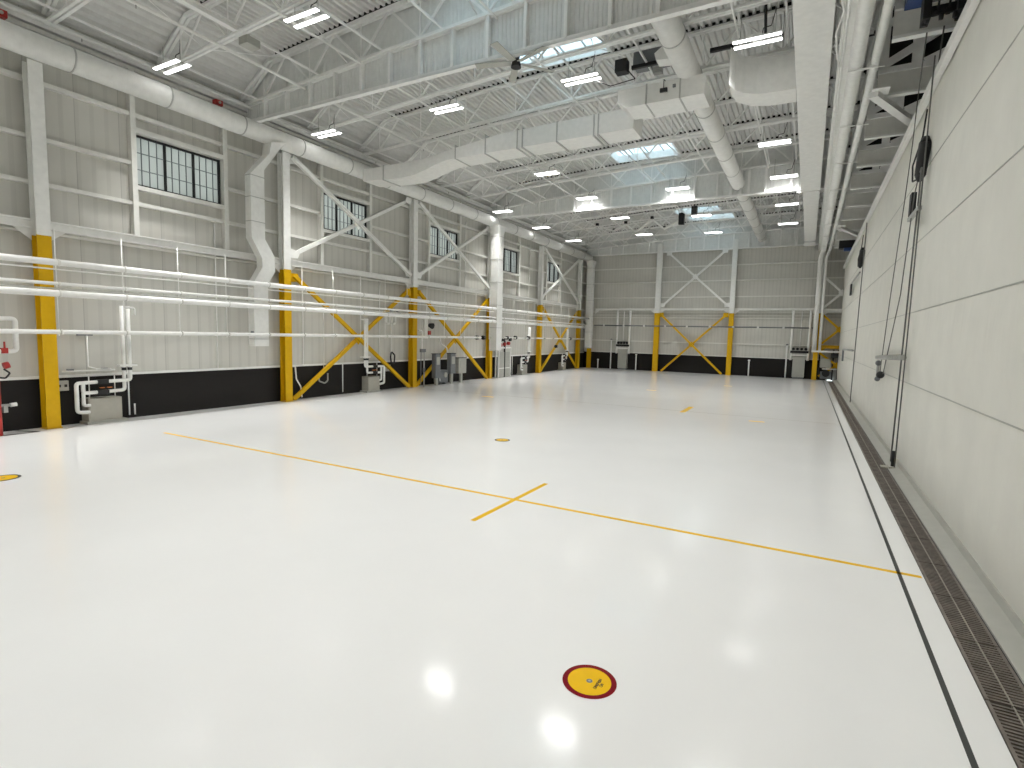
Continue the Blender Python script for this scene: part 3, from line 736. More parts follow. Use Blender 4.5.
# thin standpipe beside the third column
t = thing('water_standpipe', 'thin grey standpipe with valves just right of the third column', 'standpipe', (-16.7, 21.35, 0))
MB().path([(-16.7, 20.95, 2.8), (-16.7, 21.22, 2.8), (-16.7, 21.22, 1.9)], .04, 10).build('upper_pipe', 'pipe', t)
MB().tube((-16.7, 21.4, 0), (-16.7, 21.4, 1.8), .035, 10).build('riser', 'galv', t)
MB().tube((-16.7, 21.15, 0.1), (-16.7, 21.15, 1.9), .02, 8).build('side_riser', 'grey', t)
MB().box(-16.76, -16.64, 21.12, 21.46, 1.74, 1.9).build('valve', 'grey', t)
MB().tube((-16.7, 21.4, .75), (-16.7, 21.4, .95), .06, 10).build('coupling', 'grey', t)

# electrical pedestals under the second cross
def pedestal(y, lab, w, z0, z1, mat='grey', x=-16.75, leg=True):
    t = thing('power_pedestal', lab, 'power pedestal', (x, y, 0), 'grey power pedestals under the second cross')
    c = MB().box(x-.15, x+.1, y-w/2, y+w/2, z0, z1).build('case', mat, t, bevel=.01)
    MB().box(x+.1, x+.115, y-w*.3, y+w*.3, z1-.55, z1-.15).build('label_plate' if w < .5 else 'door', 'lgrey', c)
    MB().box(x-.17, x+.12, y-w/2-.02, y+w/2+.02, z1, z1+.03).build('cap', 'dark', t)
    MB().box(x-.07, x+.05, y-.08, y+.08, 0, z0).build('leg', 'lgrey', t)
    return t
pedestal(22.5, 'slim dark grey power pedestal, leftmost of the group by the second cross', .42, .38, 1.62)
pedestal(23.85, 'dark grey power pedestal in the middle of the group by the second cross', .45, .55, 1.62)
pedestal(24.75, 'wide grey electrical cabinet on a leg, right of the pedestal group', .75, .52, 1.36, 'lgrey')
t = thing('transformer_box', 'low grey transformer box with round dial between two power pedestals', 'transformer', (-16.9, 23.2, 0))
MB().box(-17.2, -16.8, 22.85, 23.6, .1, .75).build('case', 'grey', t, bevel=.01)
MB().tube((-16.8, 23.35, .5), (-16.76, 23.35, .5), .14, 16).build('dial', 'lgrey', t)
for y in (22.95, 23.5): MB().box(-17.1, -16.9, y-.05, y+.05, 0, .1).build('foot', 'grey', t)
MB().path([(-16.78, 22.85, .3), (-16.7, 22.75, .2), (-16.7, 22.7, .4)], .02, 6).build('cable', 'pipe', t)
t = thing('wall_horn', 'black wall horn with red base above the second cross pedestals', 'alarm horn', (-17.2, 22.5, 2.55))
MB().box(XW, XW+.1, 22.2, 22.45, 2.4, 3.4).build('back_plate', 'pipe', t)
MB().tube((XW+.08, 22.6, 3.1), (XW+.3, 22.6, 3.05), .1, 12, .16).build('horn', 'dark', t)
MB().box(XW, XW+.12, 22.5, 22.7, 2.6, 2.8).build('base', 'red', t)
t = thing('air_reel_pipe', 'white bent pipe dropping to the middle power pedestal', 'conduit', (-16.8, 23.3, 1.6))
MB().path([(-16.85, 22.9, 2.45), (-16.85, 23.0, 2.15), (-16.85, 23.5, 1.95), (-16.85, 23.6, 1.66)], .03, 8).build('conduit', 'pipe', t)

t = thing('wall_hose', 'white hose curling beside the second column above the wainscot', 'hose', (-17.2, 14.3, 0))
MB().path([(-17.2, 13.85, 1.3), (-17.2, 14.1, 1.3), (-17.2, 14.15, .8), (-17.2, 14.35, .5), (-17.2, 14.4, .08)], .028, 8).build('hose', 'pipe', t)
MB().box(-17.28, -17.12, 13.8, 13.9, 1.22, 1.38).build('valve', 'dark', t)
t = thing('hose_hook', 'white U shaped hook on a thin drop inside the nearest yellow cross, left side', 'hook', (-17.2, 15.45, .6))
MB().tube((-17.2, 15.5, .95), (-17.2, 15.5, 3.6), .014, 6).build('rod', 'pipe', t)
MB().path([(-17.2, 15.25, .95), (-17.2, 15.25, .65), (-17.2, 15.55, .55), (-17.2, 15.7, .65), (-17.2, 15.7, .95)], .03, 8).build('loop', 'galv', t)
# valve loops hung from the third pipe
t = thing('pipe_loop', 'pair of white U shaped pipe loops hanging under the wall pipes before the third column', 'pipe', (-16.7, 18.9, 3.1))
for y in (18.72, 19.1): MB().path([(-16.75, y, 3.46), (-16.75, y, 3.08), (-16.75, y+.2, 3.08), (-16.75, y+.2, 3.46)], .045, 10).build('loop', 'pipe', t)
MB().path([(-16.7, 18.9, 3.66), (-16.7, 19.2, 3.72), (-16.7, 19.6, 3.56)], .03, 8).build('hose', 'grey', t)
for i, y in enumerate((8.2, 17.25)):
    tag(MB().path([(-16.75, y-.15, 3.2), (-16.75, y+.1, 3.2), (-16.75, y+.1, 3.0)], .03, 8).build('pipe_stub', 'pipe'), 'short white pipe stub above the %s valve cabinet' % ('nearest' if i == 0 else 'second'), 'pipe', 'pipe stubs above the valve cabinets')

# framed valve rack beyond the tall middle duct
t = thing('valve_rack', 'white framed rack with dark valves just right of the middle duct drop', 'valve rack', (-16.95, 29.9, 0))
X = -16.95
mb = MB()
for y in (29.2, 30.72): mb.box(X-.04, X+.04, y-.05, y+.05, 0, 1.9)
mb.box(X-.04, X+.04, 29.2, 30.72, 1.82, 1.92); mb.box(X-.03, X+.03, 29.2, 30.72, .55, .6); mb.build('frame', 'white', t)
MB().box(X-.02, X+.02, 29.3, 29.9, .02, 1.6).build('panel', 'lgrey', t)
MB().box(X-.02, X+.02, 30.0, 30.6, .02, 1.6).build('panel', 'lgrey', t)
MB().tube((X, 29.95, 0), (X, 29.95, 2.3), .06, 10).build('pipe', 'dark', t)
for y, z in ((29.35, 2.35), (29.75, 2.4), (30.2, 2.5), (30.6, 2.4), (29.4, 2.05), (29.9, 2.1), (30.4, 2.15)): MB().tube((X-.05, y, z), (X+.1, y, z), .11, 12).build('valve', 'dark' if z > 2.2 else 'red', t)
MB().path([(X-.05, 29.2, 2.35), (X-.05, 30.8, 2.4)], .05, 8).build('manifold', 'galv', t)
tag(MB().tube((-17.0, 28.95, .02), (-17.0, 28.95, 5.0), .05, 8).build('vertical_conduit', 'pipe'), 'white vertical pipe between the middle duct drop and the valve rack', 'pipe')
for i, (y, z) in enumerate([(26.6, 2.5), (27.3, 2.5), (31.3, 2.52), (33.2, 2.52), (40.6, 2.5), (37.9, 1.9)]):
    t = thing('wall_valve', 'dark round valve on the low wall pipe, %s' % ['left of the middle duct drop', 'touching the middle duct drop', 'right of the valve rack', 'left of the fifth column', 'inside the farthest cross', 'lower left of the farthest cross'][i], 'valve', (-16.9, y, z), 'dark valves on the left wall')
    MB().tube((-16.92, y-.1, z), (-16.92, y+.1, z), .12, 12).build('body', 'dark', t)
    MB().tube((-16.88, y, z), (-16.74, y, z), .035, 8).build('stem', 'galv', t)

# ------------------------------------------------------------------ back wall equipment
t = thing('dark_wall_pipe', 'dark grey horizontal pipe with white couplings on the back wall', 'pipe', (-8, 44.62, 3.7))
MB().tube((-16.3, 44.42, 3.7), (.3, 44.42, 3.7), .05, 10).build('pipe', 'grey', t)
for k in range(10):
    x = -15.4+1.72*k; MB().tube((x-.07, 44.42, 3.7), (x+.07, 44.42, 3.7), .075, 10).build('coupling', 'pipe', t)
def backunit(x0, lab, w, zt, mat):
    y = 44.5
    t = thing('valve_cabinet', lab, 'valve cabinet', (x0+w/2, y, 0), 'valve cabinets on the back wall')
    c = MB().box(x0, x0+w, y, YB-.05, .12, zt).build('cabinet', mat, t, bevel=.01)
    MB().box(x0+.04, x0+w-.04, y-.015, y, .16, zt*.55).build('lower_door', mat, c); MB().box(x0+.04, x0+w-.04, y-.015, y, zt*.58, zt-.04).build('upper_door', mat, c)
    MB().box(x0+.03, x0+w-.03, y+.05, YB-.05, 0, .12).build('plinth', 'grey', t)
    mb = MB()
    for dx in (-.16, w+.16): mb.tube((x0+dx, y+.05, 1.35), (x0+dx, y+.05, 4.95), .085, 10)
    mb.build('riser', 'pipe', t)
    MB().box(x0-.16, x0+w+.16, y-.02, y+.08, zt+.06, zt+.16).build('bracket', 'pipe', t)
    MB().box(x0-.2, x0+w+.2, y-.05, y+.12, zt+.26, zt+.42).build('valve_bar', 'dark', t)
    for k in range(4): MB().tube((x0+w*k/3, y-.08, zt+.55), (x0+w*k/3, y+.1, zt+.55), .1, 10).build('valve', 'dark', t)
    MB().tube((x0+w*.5, y+.1, zt+.7), (x0+w*.5, y+.1, 4.9), .03, 8).build('middle_pipe', 'pipe', t)
backunit(-14.1, 'grey valve cabinet with two white risers on the left part of the back wall', .75, 1.7, 'lgrey')
backunit(-.9, 'tall grey valve cabinet with two white risers at the right end of the back wall', .8, 1.62, 'lgrey')
for i, (x, zt) in enumerate([(-14.76, 2.48), (-15.9, .7), (-12.55, 1.25), (-3.84, 1.15), (-1.33, 2.42)]):
    t = thing('standpipe', 'thin white standpipe against the back wall, %s' % ['left of the grey cabinet', 'short one near the left corner', 'right of the grey cabinet', 'right of the yellow cross', 'left of the tall right cabinet'][i], 'standpipe', (x, 44.55, 0), 'thin standpipes on the back wall')
    MB().tube((x, 44.6, 0), (x, 44.6, zt), .05, 8).build('pipe', 'pipe', t)
    MB().tube((x, 44.6, zt), (x, 44.6, zt+.1), .08, 8).build('cap', 'grey' if zt > 2 else 'pipe', t)
# equipment under the narrow yellow braces
t = thing('machine_cabinet', 'grey control cabinet behind the yellow braces in the right back corner', 'cabinet', (1.2, 44.6, 0))
MB().box(.85, 1.5, 44.35, 44.85, .9, 1.55).build('upper_case', 'lgrey', t, bevel=.01); MB().box(.9, 1.6, 44.35, 44.85, .1, .62).build('lower_case', 'grey', t, bevel=.01)
MB().tube((1.25, 44.3, .5), (1.25, 44.35, .5), .25, 16).build('hose_coil', 'dark', t)
MB().box(1.0, 1.9, 44.3, 44.34, .78, .85).build('shelf', 'pipe', t)
mb = MB()
for x in (.8, 1.65, 1.95): mb.box(x-.04, x+.04, 44.6, 44.7, 0, 2.2)
mb.build('frame', 'dark', t)
MB().box(1.5, 2.0, 44.25, 44.5, 1.6, 1.95).build('motor', 'dark', t)

# ------------------------------------------------------------------ pipes along the door side
t = thing('roof_pipe', 'thick white overhead pipe by the fabric door, left of the pair', 'pipe', (.55, 20, 9.1), 'overhead pipes beside the fabric door')
MB().path([(.56, YF+.1, 9.15), (.56, 43.75, 9.15), (.4, 43.95, 8.6), (.4, 44.05, 2.1)], .15, 18).build('pipe', 'pipe', t)
t = thing('roof_pipe', 'thinner white overhead pipe by the fabric door, right of the pair', 'pipe', (.92, 20, 9.1), 'overhead pipes beside the fabric door')
MB().path([(.93, YF+.1, 9.1), (.93, 43.75, 9.1), (.75, 43.95, 8.6), (.75, 44.05, 2.1)], .09, 16).build('pipe', 'pipe', t)
tag(MB().path([(.25, 44.0, 2.05), (1.95, 44.0, 2.05)], .06, 10).build('corner_pipe', 'pipe'), 'short white horizontal pipe at the foot of the corner pipes', 'pipe')
t = thing('pipe_support_beam', 'white steel beam and conduits carrying the overhead pipes beside the fabric door', 'beam', (.3, 20, 9.0))
MB().ibeam((.33, YF+.1, 9.3), (.33, 44.0, 9.3), .2, .3).build('beam', 'white', t)
for x, z, r in ((.22, 9.1, .018), (.27, 9.08, .025), (.2, 9.25, .015)): MB().tube((x, YF+.1, z), (x, 43.9, z), r, 8).build('conduit', 'pipe', t)
MB().path([(.2, 11.2, 9.1), (.12, 11.9, 9.0), (.2, 12.6, 9.05), (.1, 13.3, 9.0), (.16, 14.4, 8.98), (.24, 15.0, 9.05)], .022, 8).build('loose_cable', 'pipe', t)
y = 4.
k = 0
while y < 43:
    t = thing('pipe_bracket', 'small steel bracket under the overhead pipe pair, %s from the camera' % ORD[k], 'bracket', (.7, y, 8.9), 'brackets under the overhead pipe pair')
    MB().box(.4, 1.12, y-.02, y+.02, 8.95, 8.98).build('channel', 'white', t)
    for x, z, r in ((.56, 9.15, .157), (.93, 9.1, .097)): MB().tube((x, y-.03, z), (x, y+.03, z), r, 18).build('clamp', 'pipe', t)
    y += 3.72; k += 1

# door header trusses
HY = [7.3, 10.4, 13.45, 16.35, 19.4, 22.35, 25.4, 28.5, 31.5, 34.5, 37.5, 40.5]
HX0, HX1 = 1.08, 3.35
t0 = None
for i, y in enumerate(HY):
    lab = 'white door header frame with grey panel above the fabric door, %s from the camera' % ORD[i]
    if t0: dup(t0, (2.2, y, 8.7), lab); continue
    t0 = thing('door_header_frame', lab, 'header truss', (2.2, y, 8.7), 'header frames above the fabric door')
    MB().box(HX0, HX1, y+.01, y+.05, 8.76, 9.25).build('panel', 'girt', t0)
    MB().box(HX0, HX1, y+.2, y+.22, 9.26, 10.9).build('void_shade', 'dark', t0)  # black sheet added behind the lattice to imitate the unlit void
    MB().box(HX0, HX1, y-.06, y+.1, 8.7, 8.76).build('bottom_flange', 'white', t0)
    mb = MB(); mb.box(HX0, HX1, y-.06, y+.06, 9.25, 9.38); mb.box(HX0, HX1, y-.06, y+.06, 10.85, 10.97)
    for x in (HX0+.08, 1.85, 2.6, HX1-.08): mb.box(x-.11, x+.11, y-.05, y+.05, 9.38, 10.85)
    mb.beam((HX0, y-.02, 9.38), (HX1-.4, y-.02, 10.4), .17, .07, (0, 1, 0)); mb.beam((2.0, y-.02, 9.38), (HX1, y-.02, 9.9), .15, .07, (0, 1, 0)); mb.beam((HX0, y-.02, 10.3), (2.0, y-.02, 10.85), .15, .07, (0, 1, 0))
    mb.build('lattice', 'ceil', t0)
t = thing('door_head_beam', 'white beam along the top edge of the fabric door', 'beam', (2.1, 18, 7.9))
MB().box(XD+.03, XD+.3, YF+.1, 44.2, 7.93, 8.1).build('beam', 'white', t)
MB().box(XD-.14, XD-.03, YF+.1, 44.2, 7.82, 8.0).build('edge_rail', 'white', t)
for i, (y0, y1) in enumerate([(15.8, 18.7), (32.8, 36.2)]):
    t = thing('horizontal_brace', 'white diagonal brace above the fabric door, %s' % ('nearer one' if i == 0 else 'farther one by the hoist'), 'brace', (1.7, y0, 8.5), 'diagonal braces above the door')
    MB().beam((.98, y0, 8.6), (2.3, y1, 8.6), .2, .12).build('diagonal', 'white', t)
    MB().box(.95, 1.3, y0-.15, y0+.3, 8.66, 8.69).build('gusset_plate', 'white', t)
# ------------------------------------------------------------------ fabric door
t = bpy.data.objects.new('door_1', None); COL.objects.link(t); t.location = (XD, 18, 0); struct(t)
seams = [.1, 1.87, 3.39, 4.9, 6.38, ZD]
# each strip between two battens is one fabric panel, gently billowed
for a, c in zip(seams, seams[1:]):
    mb = MB(); ny, nz = 120, 6; y0, y1 = YF+.1, 44.2; gr = []
    for j in range(nz+1):
        row = []
        for i in range(ny+1):
            y = y0+(y1-y0)*i/ny; v = j/nz
            bl = math.sin(v*PI)*(.03+.012*math.sin(y*1.9+a)+.01*math.sin(y*4.7+2*a))
            row.append(mb.bm.verts.new((XD-.005-bl*.6, y, a+(c-a)*v)))
        gr.append(row)
    for j in range(nz):
        for i in range(ny):
            fc = mb.bm.faces.new((gr[j][i], gr[j][i+1], gr[j+1][i+1], gr[j+1][i])); fc.smooth = True
    mb.build('fabric_panel', 'fabric', t)
for z in seams[1:-1]:
    MB().box(XD-.014, XD+.02, YF+.1, 44.2, z-.008, z+.008).build('batten', 'lgrey', t)
MB().prism([(1.70, YF+.1, .003), (XD+.05, YF+.1, .003), (XD+.05, YF+.1, .12), (XD-.03, YF+.1, .12), (XD-.06, YF+.1, .06), (1.70, YF+.1, .015)], (0, 52.1, 0)).build('bottom_rail', 'lgrey', t)
MB().box(XD+.2, XD+.26, YF+.1, 44.2, .1, ZD-.05).build('inner_liner', 'wallx', t)

# ------------------------------------------------------------------ trench drain
y = YF+.2; gp = None; k = 0
while y < 43.6:
    far_n = 'grate section of the trench drain, %s metres %s the yellow line' % (('%d' % abs(round(y-7.65))), 'before' if y < 7.65 else 'beyond')
    lab = 'brown iron ' + far_n
    if gp is None:
        gp = thing('drain_grate', lab, 'drain grate', (1.55, y, -.03), 'grate sections of the trench drain')
        mb = MB()
        for i in range(22): yy_ = y+.02+i*.0445; mb.box(DX0+.02, DX1-.02, yy_, yy_+.02, -.028, -.004)
        mb.box(DX0+.01, DX0+.035, y+.005, y+.99, -.03, 0); mb.box(DX1-.035, DX1-.01, y+.005, y+.99, -.03, 0)
        mb.build('bars', 'grate', gp)
        MB().box(1.53, 1.542, y+.005, y+.99, -.028, 0).build('centre_rib', 'seam', gp)
    else: dup(gp, (1.55, y, -.03), lab)
    y += 1.0; k += 1
t = thing('drain_channel', 'dark trench drain channel along the foot of the fabric door', 'drain', (1.55, 18, -.35))
mb = MB(); mb.box(DX0, DX1, YF+.1, 44.2, -.36, -.34); mb.box(DX0-.01, DX0+.005, YF+.1, 44.2, -.34, -.001); mb.box(DX1-.005, DX1+.01, YF+.1, 44.2, -.34, -.001); mb.build('channel', 'dark', t)

# ------------------------------------------------------------------ floor markings
H = .0015
def mark(name, mb, mat, label, cat='floor marking', group=None): return tag(mb.build(name, mat), label, cat, group)
def flat(mb, p, q, w, h=H):
    p, q = Vector((p[0], p[1], 0)), Vector((q[0], q[1], 0)); s = (q-p).normalized().cross(Vector((0, 0, 1)))*w/2
    z = Vector((0, 0, h)); o = Vector((0, 0, .0002))
    return mb.hexa([p-s+o, p+s+o, q+s+o, q-s+o, p-s+z, p+s+z, q+s+z, q-s+z])
mark('floor_stripe', flat(MB(), (-14.25, 7.65), (1.34, 7.63), .075), 'tape', 'long yellow stripe painted across the white floor')
mark('floor_stripe', flat(MB(), (-4.1, 6.42), (-4.04, 8.8), .085, H+.0006), 'tape', 'short yellow stripe crossing the long yellow line')
g = 'short yellow marks on the far floor'
for (x0, y0, x1, y1, nm) in [(-3.92, 20.35, -3.92, 22.25, 'diagonal looking mark beyond the second disc, right of centre'), (-1.58, 19.65, -1.1, 19.68, 'nearest the door side among the far marks'), (-12.35, 19.9, -11.75, 19.9, 'at the far left in front of the duct drop'), (-7.25, 28.0, -6.75, 28.0, 'in front of the back left column'), (-4.2, 33.9, -3.75, 33.9, 'closest to the back wall')]:
    mark('floor_mark', flat(MB(), (x0, y0), (x1, y1), .19), 'tape', 'short yellow floor mark %s' % nm, group=g)
mark('floor_stripe', flat(MB(), (1.12, 0), (1.12, 44), .042), 'line', 'dark grey line on the floor parallel to the drain')
mark('floor_joint', flat(MB(), (-17.0, 20.75+4.0), (-15.4, 24.75), .02), 'seam', 'short pale floor joint at the far left')
mark('floor_joint', flat(MB(), (-16.9, 20.7), (1.0, 20.75), .03), 'seam', 'thin straight joint across the far part of the floor')
mb = MB(); flat(mb, (-16.8, 4.5), (-16.75, 6.0), .09, .003); flat(mb, (-16.72, 6.0), (-17.3, 5.75), .09, .0036); mark('floor_stripe', mb, 'line', 'dark bent line on the floor by the first column')
mark('floor_stripe', flat(MB(), (-16.62, 6.5), (-17.2, 7.1), .03), 'seam', 'thin brown line on the floor by the nearest valve cabinet')
mark('floor_stripe', flat(MB(), (-16.75, 7.2), (-16.9, 13.0), .035), 'seam', 'faint brown line along the foot of the left wall')

def disc(x, y, r, label, rim, text=False):
    t = thing('floor_disc', label, 'floor disc', (x, y, 0), 'round yellow discs on the floor')
    mb = MB(); n = 56
    o = [mb.bm.verts.new((x+r*math.cos(2*PI*i/n), y+r*math.sin(2*PI*i/n), .002)) for i in range(n)]
    q = [mb.bm.verts.new((x+r*.8*math.cos(2*PI*i/n), y+r*.8*math.sin(2*PI*i/n), .002)) for i in range(n)]
    for i in range(n): mb.bm.faces.new((o[i], o[(i+1) % n], q[(i+1) % n], q[i]))
    mb.build('rim', rim, t)['label'] = 'dark red rim' if rim == 'maroon' else 'dark rim'
    MB().tube((x, y, .0005), (x, y, .003), r*.8, n).build('plate', 'tape', t)
    MB().tube((x, y, .003), (x, y, .0045), r*.115, 20).build('centre_stud', 'grey', t)
    MB().tube((x, y, .0045), (x, y, .0055), r*.05, 12).build('stud_head', 'galv', t)
    if text:
        # two worn lines of small dark stencil strokes, unreadable in the photo
        mb = MB(); d = Vector((.04, 1, 0)).normalized(); s = Vector((d.y, -d.x, 0))
        for line, (off, cnt, ln) in enumerate(((.068, 6, .135), (.1, 2, .04))):
            for c in range(cnt):
                a = Vector((x, y, 0))+s*off+d*((c+.5)/cnt-.5)*ln
                hh, ww = .011, .0085
                for e, g_ in (((-1, -1), (1, -1)), ((-1, 1), (1, 1)), ((0, -1), (0, 1)) if c % 2 else ((1, -1), (1, 1)), ((-1, 0), (1, 0)) if c % 3 else ((-1, -1), (-1, 1))):
                    p = a+s*e[0]*hh+d*e[1]*ww; q_ = a+s*g_[0]*hh+d*g_[1]*ww
                    p.z = q_.z = .0035; mb.beam(p, q_, .004, .0008)
        mb.build('lettering', 'dark', t)
disc(-1.335, 3.835, .212, 'yellow disc with dark red rim and small lettering in the foreground floor', 'maroon', True)
disc(-6.73, 11.88, .2, 'yellow disc with dark rim beyond the yellow cross mark', 'line')
disc(-12.15, 3.82, .24, 'yellow disc cut by the left edge of the photo', 'line')

# ------------------------------------------------------------------ door hoists, ropes
t = thing('door_hoist', 'black and blue door hoist machine overhead at the top right of the photo', 'hoist', (1.8, 12.9, 8.65))
MB().box(1.45, 2.15, 12.75, 12.85, 8.72, 8.86).build('lower_frame', 'dark', t)
MB().box(1.45, 1.57, 12.6, 12.95, 8.6, 9.5).build('side_plate', 'dark', t)
MB().box(1.95, 2.1, 12.6, 12.95, 8.65, 9.5).build('side_plate', 'dark', t)
MB().tube((1.5, 12.75, 9.1), (2.1, 12.75, 9.1), .16, 18).build('drum', 'grey', t)
MB().box(1.2, 1.5, 12.7, 13.1, 9.05, 9.35).build('motor', 'blue', t)
MB().path([(2.1, 12.9, 9.4), (2.3, 12.7, 9.2), (2.3, 12.6, 9.6)], .03, 8).build('chain', 'dark', t)
MB().box(1.6, 1.9, 12.9, 13.1, 9.2, 9.5).build('gearbox', 'lgrey', t)
for k in range(7):
    a_ = Vector((1.5+.1*k, 12.72-.02*(k % 3), 8.62+.09*(k % 2)))
    MB().tube(a_, a_+Vector((.06, 0, 0)), .06, 10).build('sheave', 'dark', t)
for k in range(4): MB().path([(1.52+.16*k, 12.7, 9.6), (1.55+.15*k, 12.68, 9.1), (1.5+.17*k, 12.7, 8.7)], .018, 6).build('chain', 'dark', t)
MB().box(1.62, 1.92, 12.66, 12.72, 8.66, 8.72).build('cross_bar', 'dark', t)
for x in (1.5, 1.98): MB().tube((x, 12.8, 8.55), (x, 12.8, 8.8), .04, 8).build('pulley', 'dark', t)
t = thing('door_hoist', 'dark door hoist machine far down above the fabric door', 'hoist', (1.7, 38, 8.1))
MB().box(1.25, 2.1, 37.9, 38.4, 8.28, 8.75).build('case', 'dark', t); MB().box(1.5, 1.9, 37.8, 38.1, 8.12, 8.3).build('motor', 'blue', t); MB().tube((1.3, 37.95, 8.82), (2.0, 37.95, 8.82), .08, 12).build('drum', 'grey', t)
def rope(p, q, lab, r=.012, g='wire ropes by the fabric door'): tag(MB().path([p, q], r, 6).build('wire_rope', 'cable'), lab, 'rope', g)
rope((1.78, 14.38, 0.1), (1.78, 13.73, 6.261), 'thick grey wire rope from the floor anchor to the loop under the black sock', .016)
rope((1.78, 13.77, 0.1), (1.78, 13.35, 8.228), 'grey wire rope from floor to hoist, nearest the camera', .013)
rope((1.62, 13.35, 8.68), (1.74, 14.75, 8.2), 'short grey wire rope end hanging from the hoist, left one', .013)
rope((1.86, 13.2, 8.68), (1.86, 13.5, 8.0), 'short grey wire rope end hanging from the hoist, right one', .013)
t = thing('rope_anchor', 'small tan and black rope anchor on the floor beside the drain', 'rope anchor', (1.752, 14.06, 0))
MB().box(1.705, 1.827, 13.943, 14.167, 0.005, 0.06).build('plate', 'beige', t); MB().tube((1.78, 14.06, 0.06), (1.78, 14.06, 0.395), .035, 10).build('clamp', 'dark', t); MB().box(1.574, 1.705, 14.008, 14.242, 0.005, 0.03).build('strap', 'beige', t)
rope((1.827, 28.3, 0.05), (1.874, 27.74, 8.135), 'grey wire rope from floor to roof, far along the door', .02)
# control rope pair ending at the pull bracket
tag(MB().path([(1.743, 14.71, 8.509), (1.762, 15.18, 7.198), (1.78, 15.81, 6.073), (1.78, 16.96, 3.824), (1.78, 17.74, 1.932)], .011, 6).build('wire_rope', 'cable'), 'slack control rope slanting to the pull bracket, farther one', 'rope', 'wire ropes by the fabric door')
tag(MB().path([(1.78, 13.82, 6.261), (1.78, 14.38, 5.886), (1.78, 15.14, 3.824), (1.78, 17.05, 1.913)], .011, 6).build('wire_rope', 'cable'), 'slack control rope slanting to the pull bracket, nearer one', 'rope', 'wire ropes by the fabric door')
t = thing('pull_bracket', 'pale spring loaded pull bracket with black knob low on the fabric door', 'bracket', (1.78, 15.46, 1.763))
mb = MB(); mb.tube((1.808, 14.1, 2.419), (1.78, 18.65, 2.306), .06, 12); mb.build('bar', 'galv', t)
for k in range(14): MB().tube((1.8, 14.45+.28*k, 2.415-.007*k), (1.8, 14.52+.28*k, 2.415-.007*k), .066, 12).build('coil', 'lgrey', t)
MB().tube((1.78, 18.27, 2.138), (1.78, 18.27, 1.716), .04, 10).build('handle', 'galv', t); MB().ball((1.78, 18.27, 1.707), .07).build('handle_end', 'grey', t); MB().ball((1.78, 18.27, 2.157), .08).build('handle_top', 'grey', t)
MB().ball((1.78, 17.62, 1.857), .1).build('knob', 'dark', t)
for (y, z0, z1, nm) in ((14.0, 6.12, 6.87, 'near'), (28.4, 6.07, 6.82, 'far')):
    t = thing('hoist_sock', '%s black hanging rubber counterweight sock on the fabric door' % nm, 'counterweight', (1.78, y, z0), 'black socks hung by the ropes')
    MB().tube((1.8, y, z0+.05), (1.83, y-.05, z1-.08), .1, 12, .11).build('sock', 'dark', t)
    MB().tube((1.83, y-.05, z1-.08), (1.84, y-.05, z1+.05), .11, 12, .05).build('top', 'dark', t); MB().tube((1.8, y, z0+.05), (1.79, y, z0-.08), .1, 12, .04).build('tip', 'dark', t)
    MB().path([(1.8, y, z0), (1.74, y+.5, z0+.05), (1.73, y+.6, z0+.4), (1.8, y+.1, z1+.1), (1.82, y, z1+.6)], .018, 6).build('cord', 'dark', t)
t = thing('rope_guide', 'small dark rope guide with pale arm below the near counterweight', 'rope guide', (1.78, 14.8, 5.417))
MB().box(1.762, 1.855, 14.617, 14.898, 5.511, 5.979).build('plate', 'dark', t); MB().box(1.762, 1.837, 13.68, 14.992, 5.417, 5.492).build('arm', 'galv', t)
t = thing('rope_guide', 'small dark rope guide with arm far along the fabric door', 'rope guide', (1.78, 33.73, 5.417))
MB().box(1.78, 1.855, 33.638, 34.294, 5.23, 5.792).build('plate', 'dark', t); MB().box(1.78, 1.837, 28.485, 34.201, 5.792, 5.848).build('arm', 'galv', t)
t = thing('pull_bracket', 'small pale pull bracket low on the far end of the fabric door', 'bracket', (1.78, 31.86, 2.232))
MB().tube((1.78, 28.48, 2.372), (1.78, 35.89, 2.325), .05, 10).build('bar', 'galv', t); MB().tube((1.78, 35.79, 2.325), (1.78, 35.79, 1.669), .05, 8).build('handle', 'grey', t)

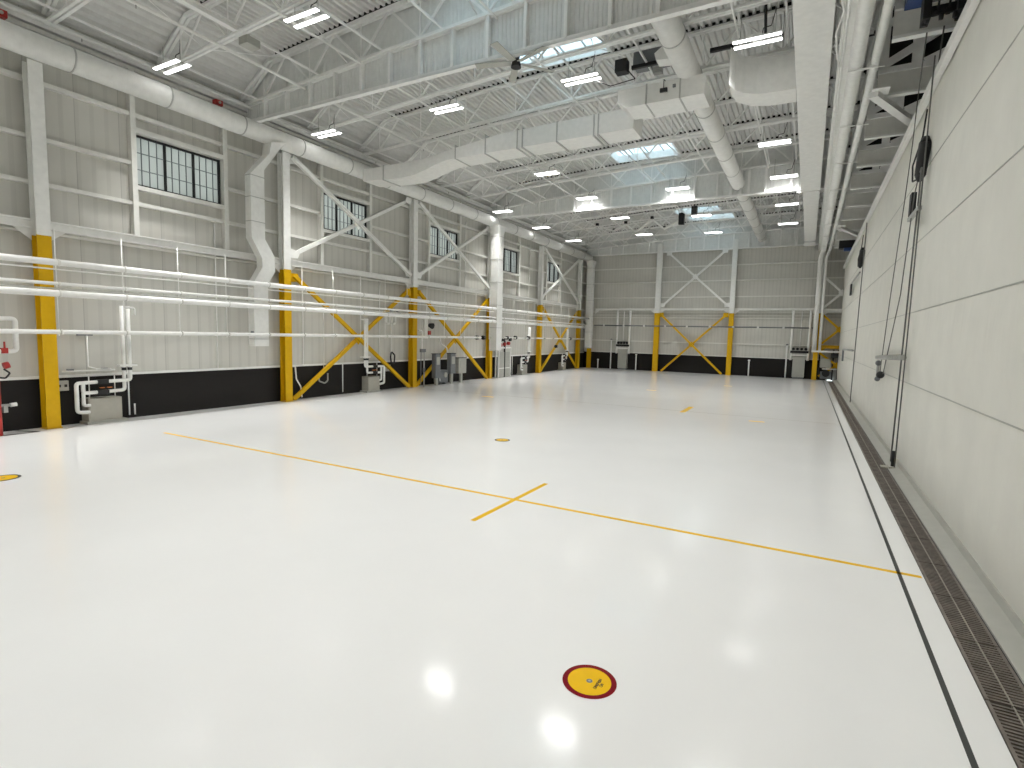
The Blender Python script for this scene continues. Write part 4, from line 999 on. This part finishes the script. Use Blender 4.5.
# red tags on the roof edge
for i, (x, y, z) in enumerate([(-17.15, 5.85, 9.85), (-17.15, 11.2, 9.82), (-17.15, 19.5, 9.8)]):
    t = thing('red_alarm_box', 'small red alarm box above the long round duct, %s from the camera' % ORD[i], 'alarm box', (x, y, z), 'red boxes above the round duct')
    MB().box(x-.1, x+.1, y-.12, y+.12, z, z+.16).build('case', 'red', t, bevel=.01)
    MB().tube((x+.1, y, z+.08), (x+.13, y, z+.08), .04, 10).build('lens', 'lgrey', t)
t = thing('eave_beam', 'pale eave beam running above the round duct on the left wall', 'beam', (-17.2, 18, 9.98))
MB().box(XW, XW+.16, YF+.1, 44.4, 10.05, 10.3).build('beam', 'ceil', t)
t = thing('roof_beam', 'white lengthwise roof beam ending at the pale junction box, upper left', 'beam', (-13.62, 1, 10.4))
MB().ibeam((-13.62, YF+.1, 10.5), (-13.62, 9.7, 10.5), .16, .16).build('beam', 'ceil', t)
t = thing('junction_box', 'pale junction box on the roof line at the upper left', 'junction box', (-13.55, 9.7, 10.3))
MB().box(-13.75, -13.4, 9.6, 10.0, 10.18, 10.38).build('case', 'lgrey', t, bevel=.01); MB().tube((-13.6, 9.8, 10.38), (-13.6, 9.8, 10.5), .03, 8).build('fitting', 'galv', t)

# ------------------------------------------------------------------ daylight outside
w = bpy.data.worlds.new('World'); S.world = w; w.use_nodes = True
n = w.node_tree.nodes; l = w.node_tree.links; bg = n['Background']
sk = n.new('ShaderNodeTexSky'); sk.sky_type = 'HOSEK_WILKIE'; sk.turbidity = 6; sk.sun_direction = Vector((-.3, -.5, .8)).normalized()
mx = n.new('ShaderNodeMix'); mx.data_type = 'RGBA'; mx.inputs[0].default_value = .8; mx.inputs[7].default_value = (.88, .97, 1.0, 1)
l.new(sk.outputs[0], mx.inputs[6]); l.new(mx.outputs[2], bg.inputs['Color'])
bg.inputs['Strength'].default_value = 3.4

vs = S.view_settings; vs.view_transform = 'Standard'; vs.look = 'None'; vs.gamma = 1; vs.use_curve_mapping = False; vs.exposure = .29
cy = S.cycles
cy.max_bounces = 8; cy.diffuse_bounces = 6; cy.glossy_bounces = 3; cy.sample_clamp_indirect = 6; cy.use_denoising = True
cy.caustics_reflective = False; cy.caustics_refractive = False
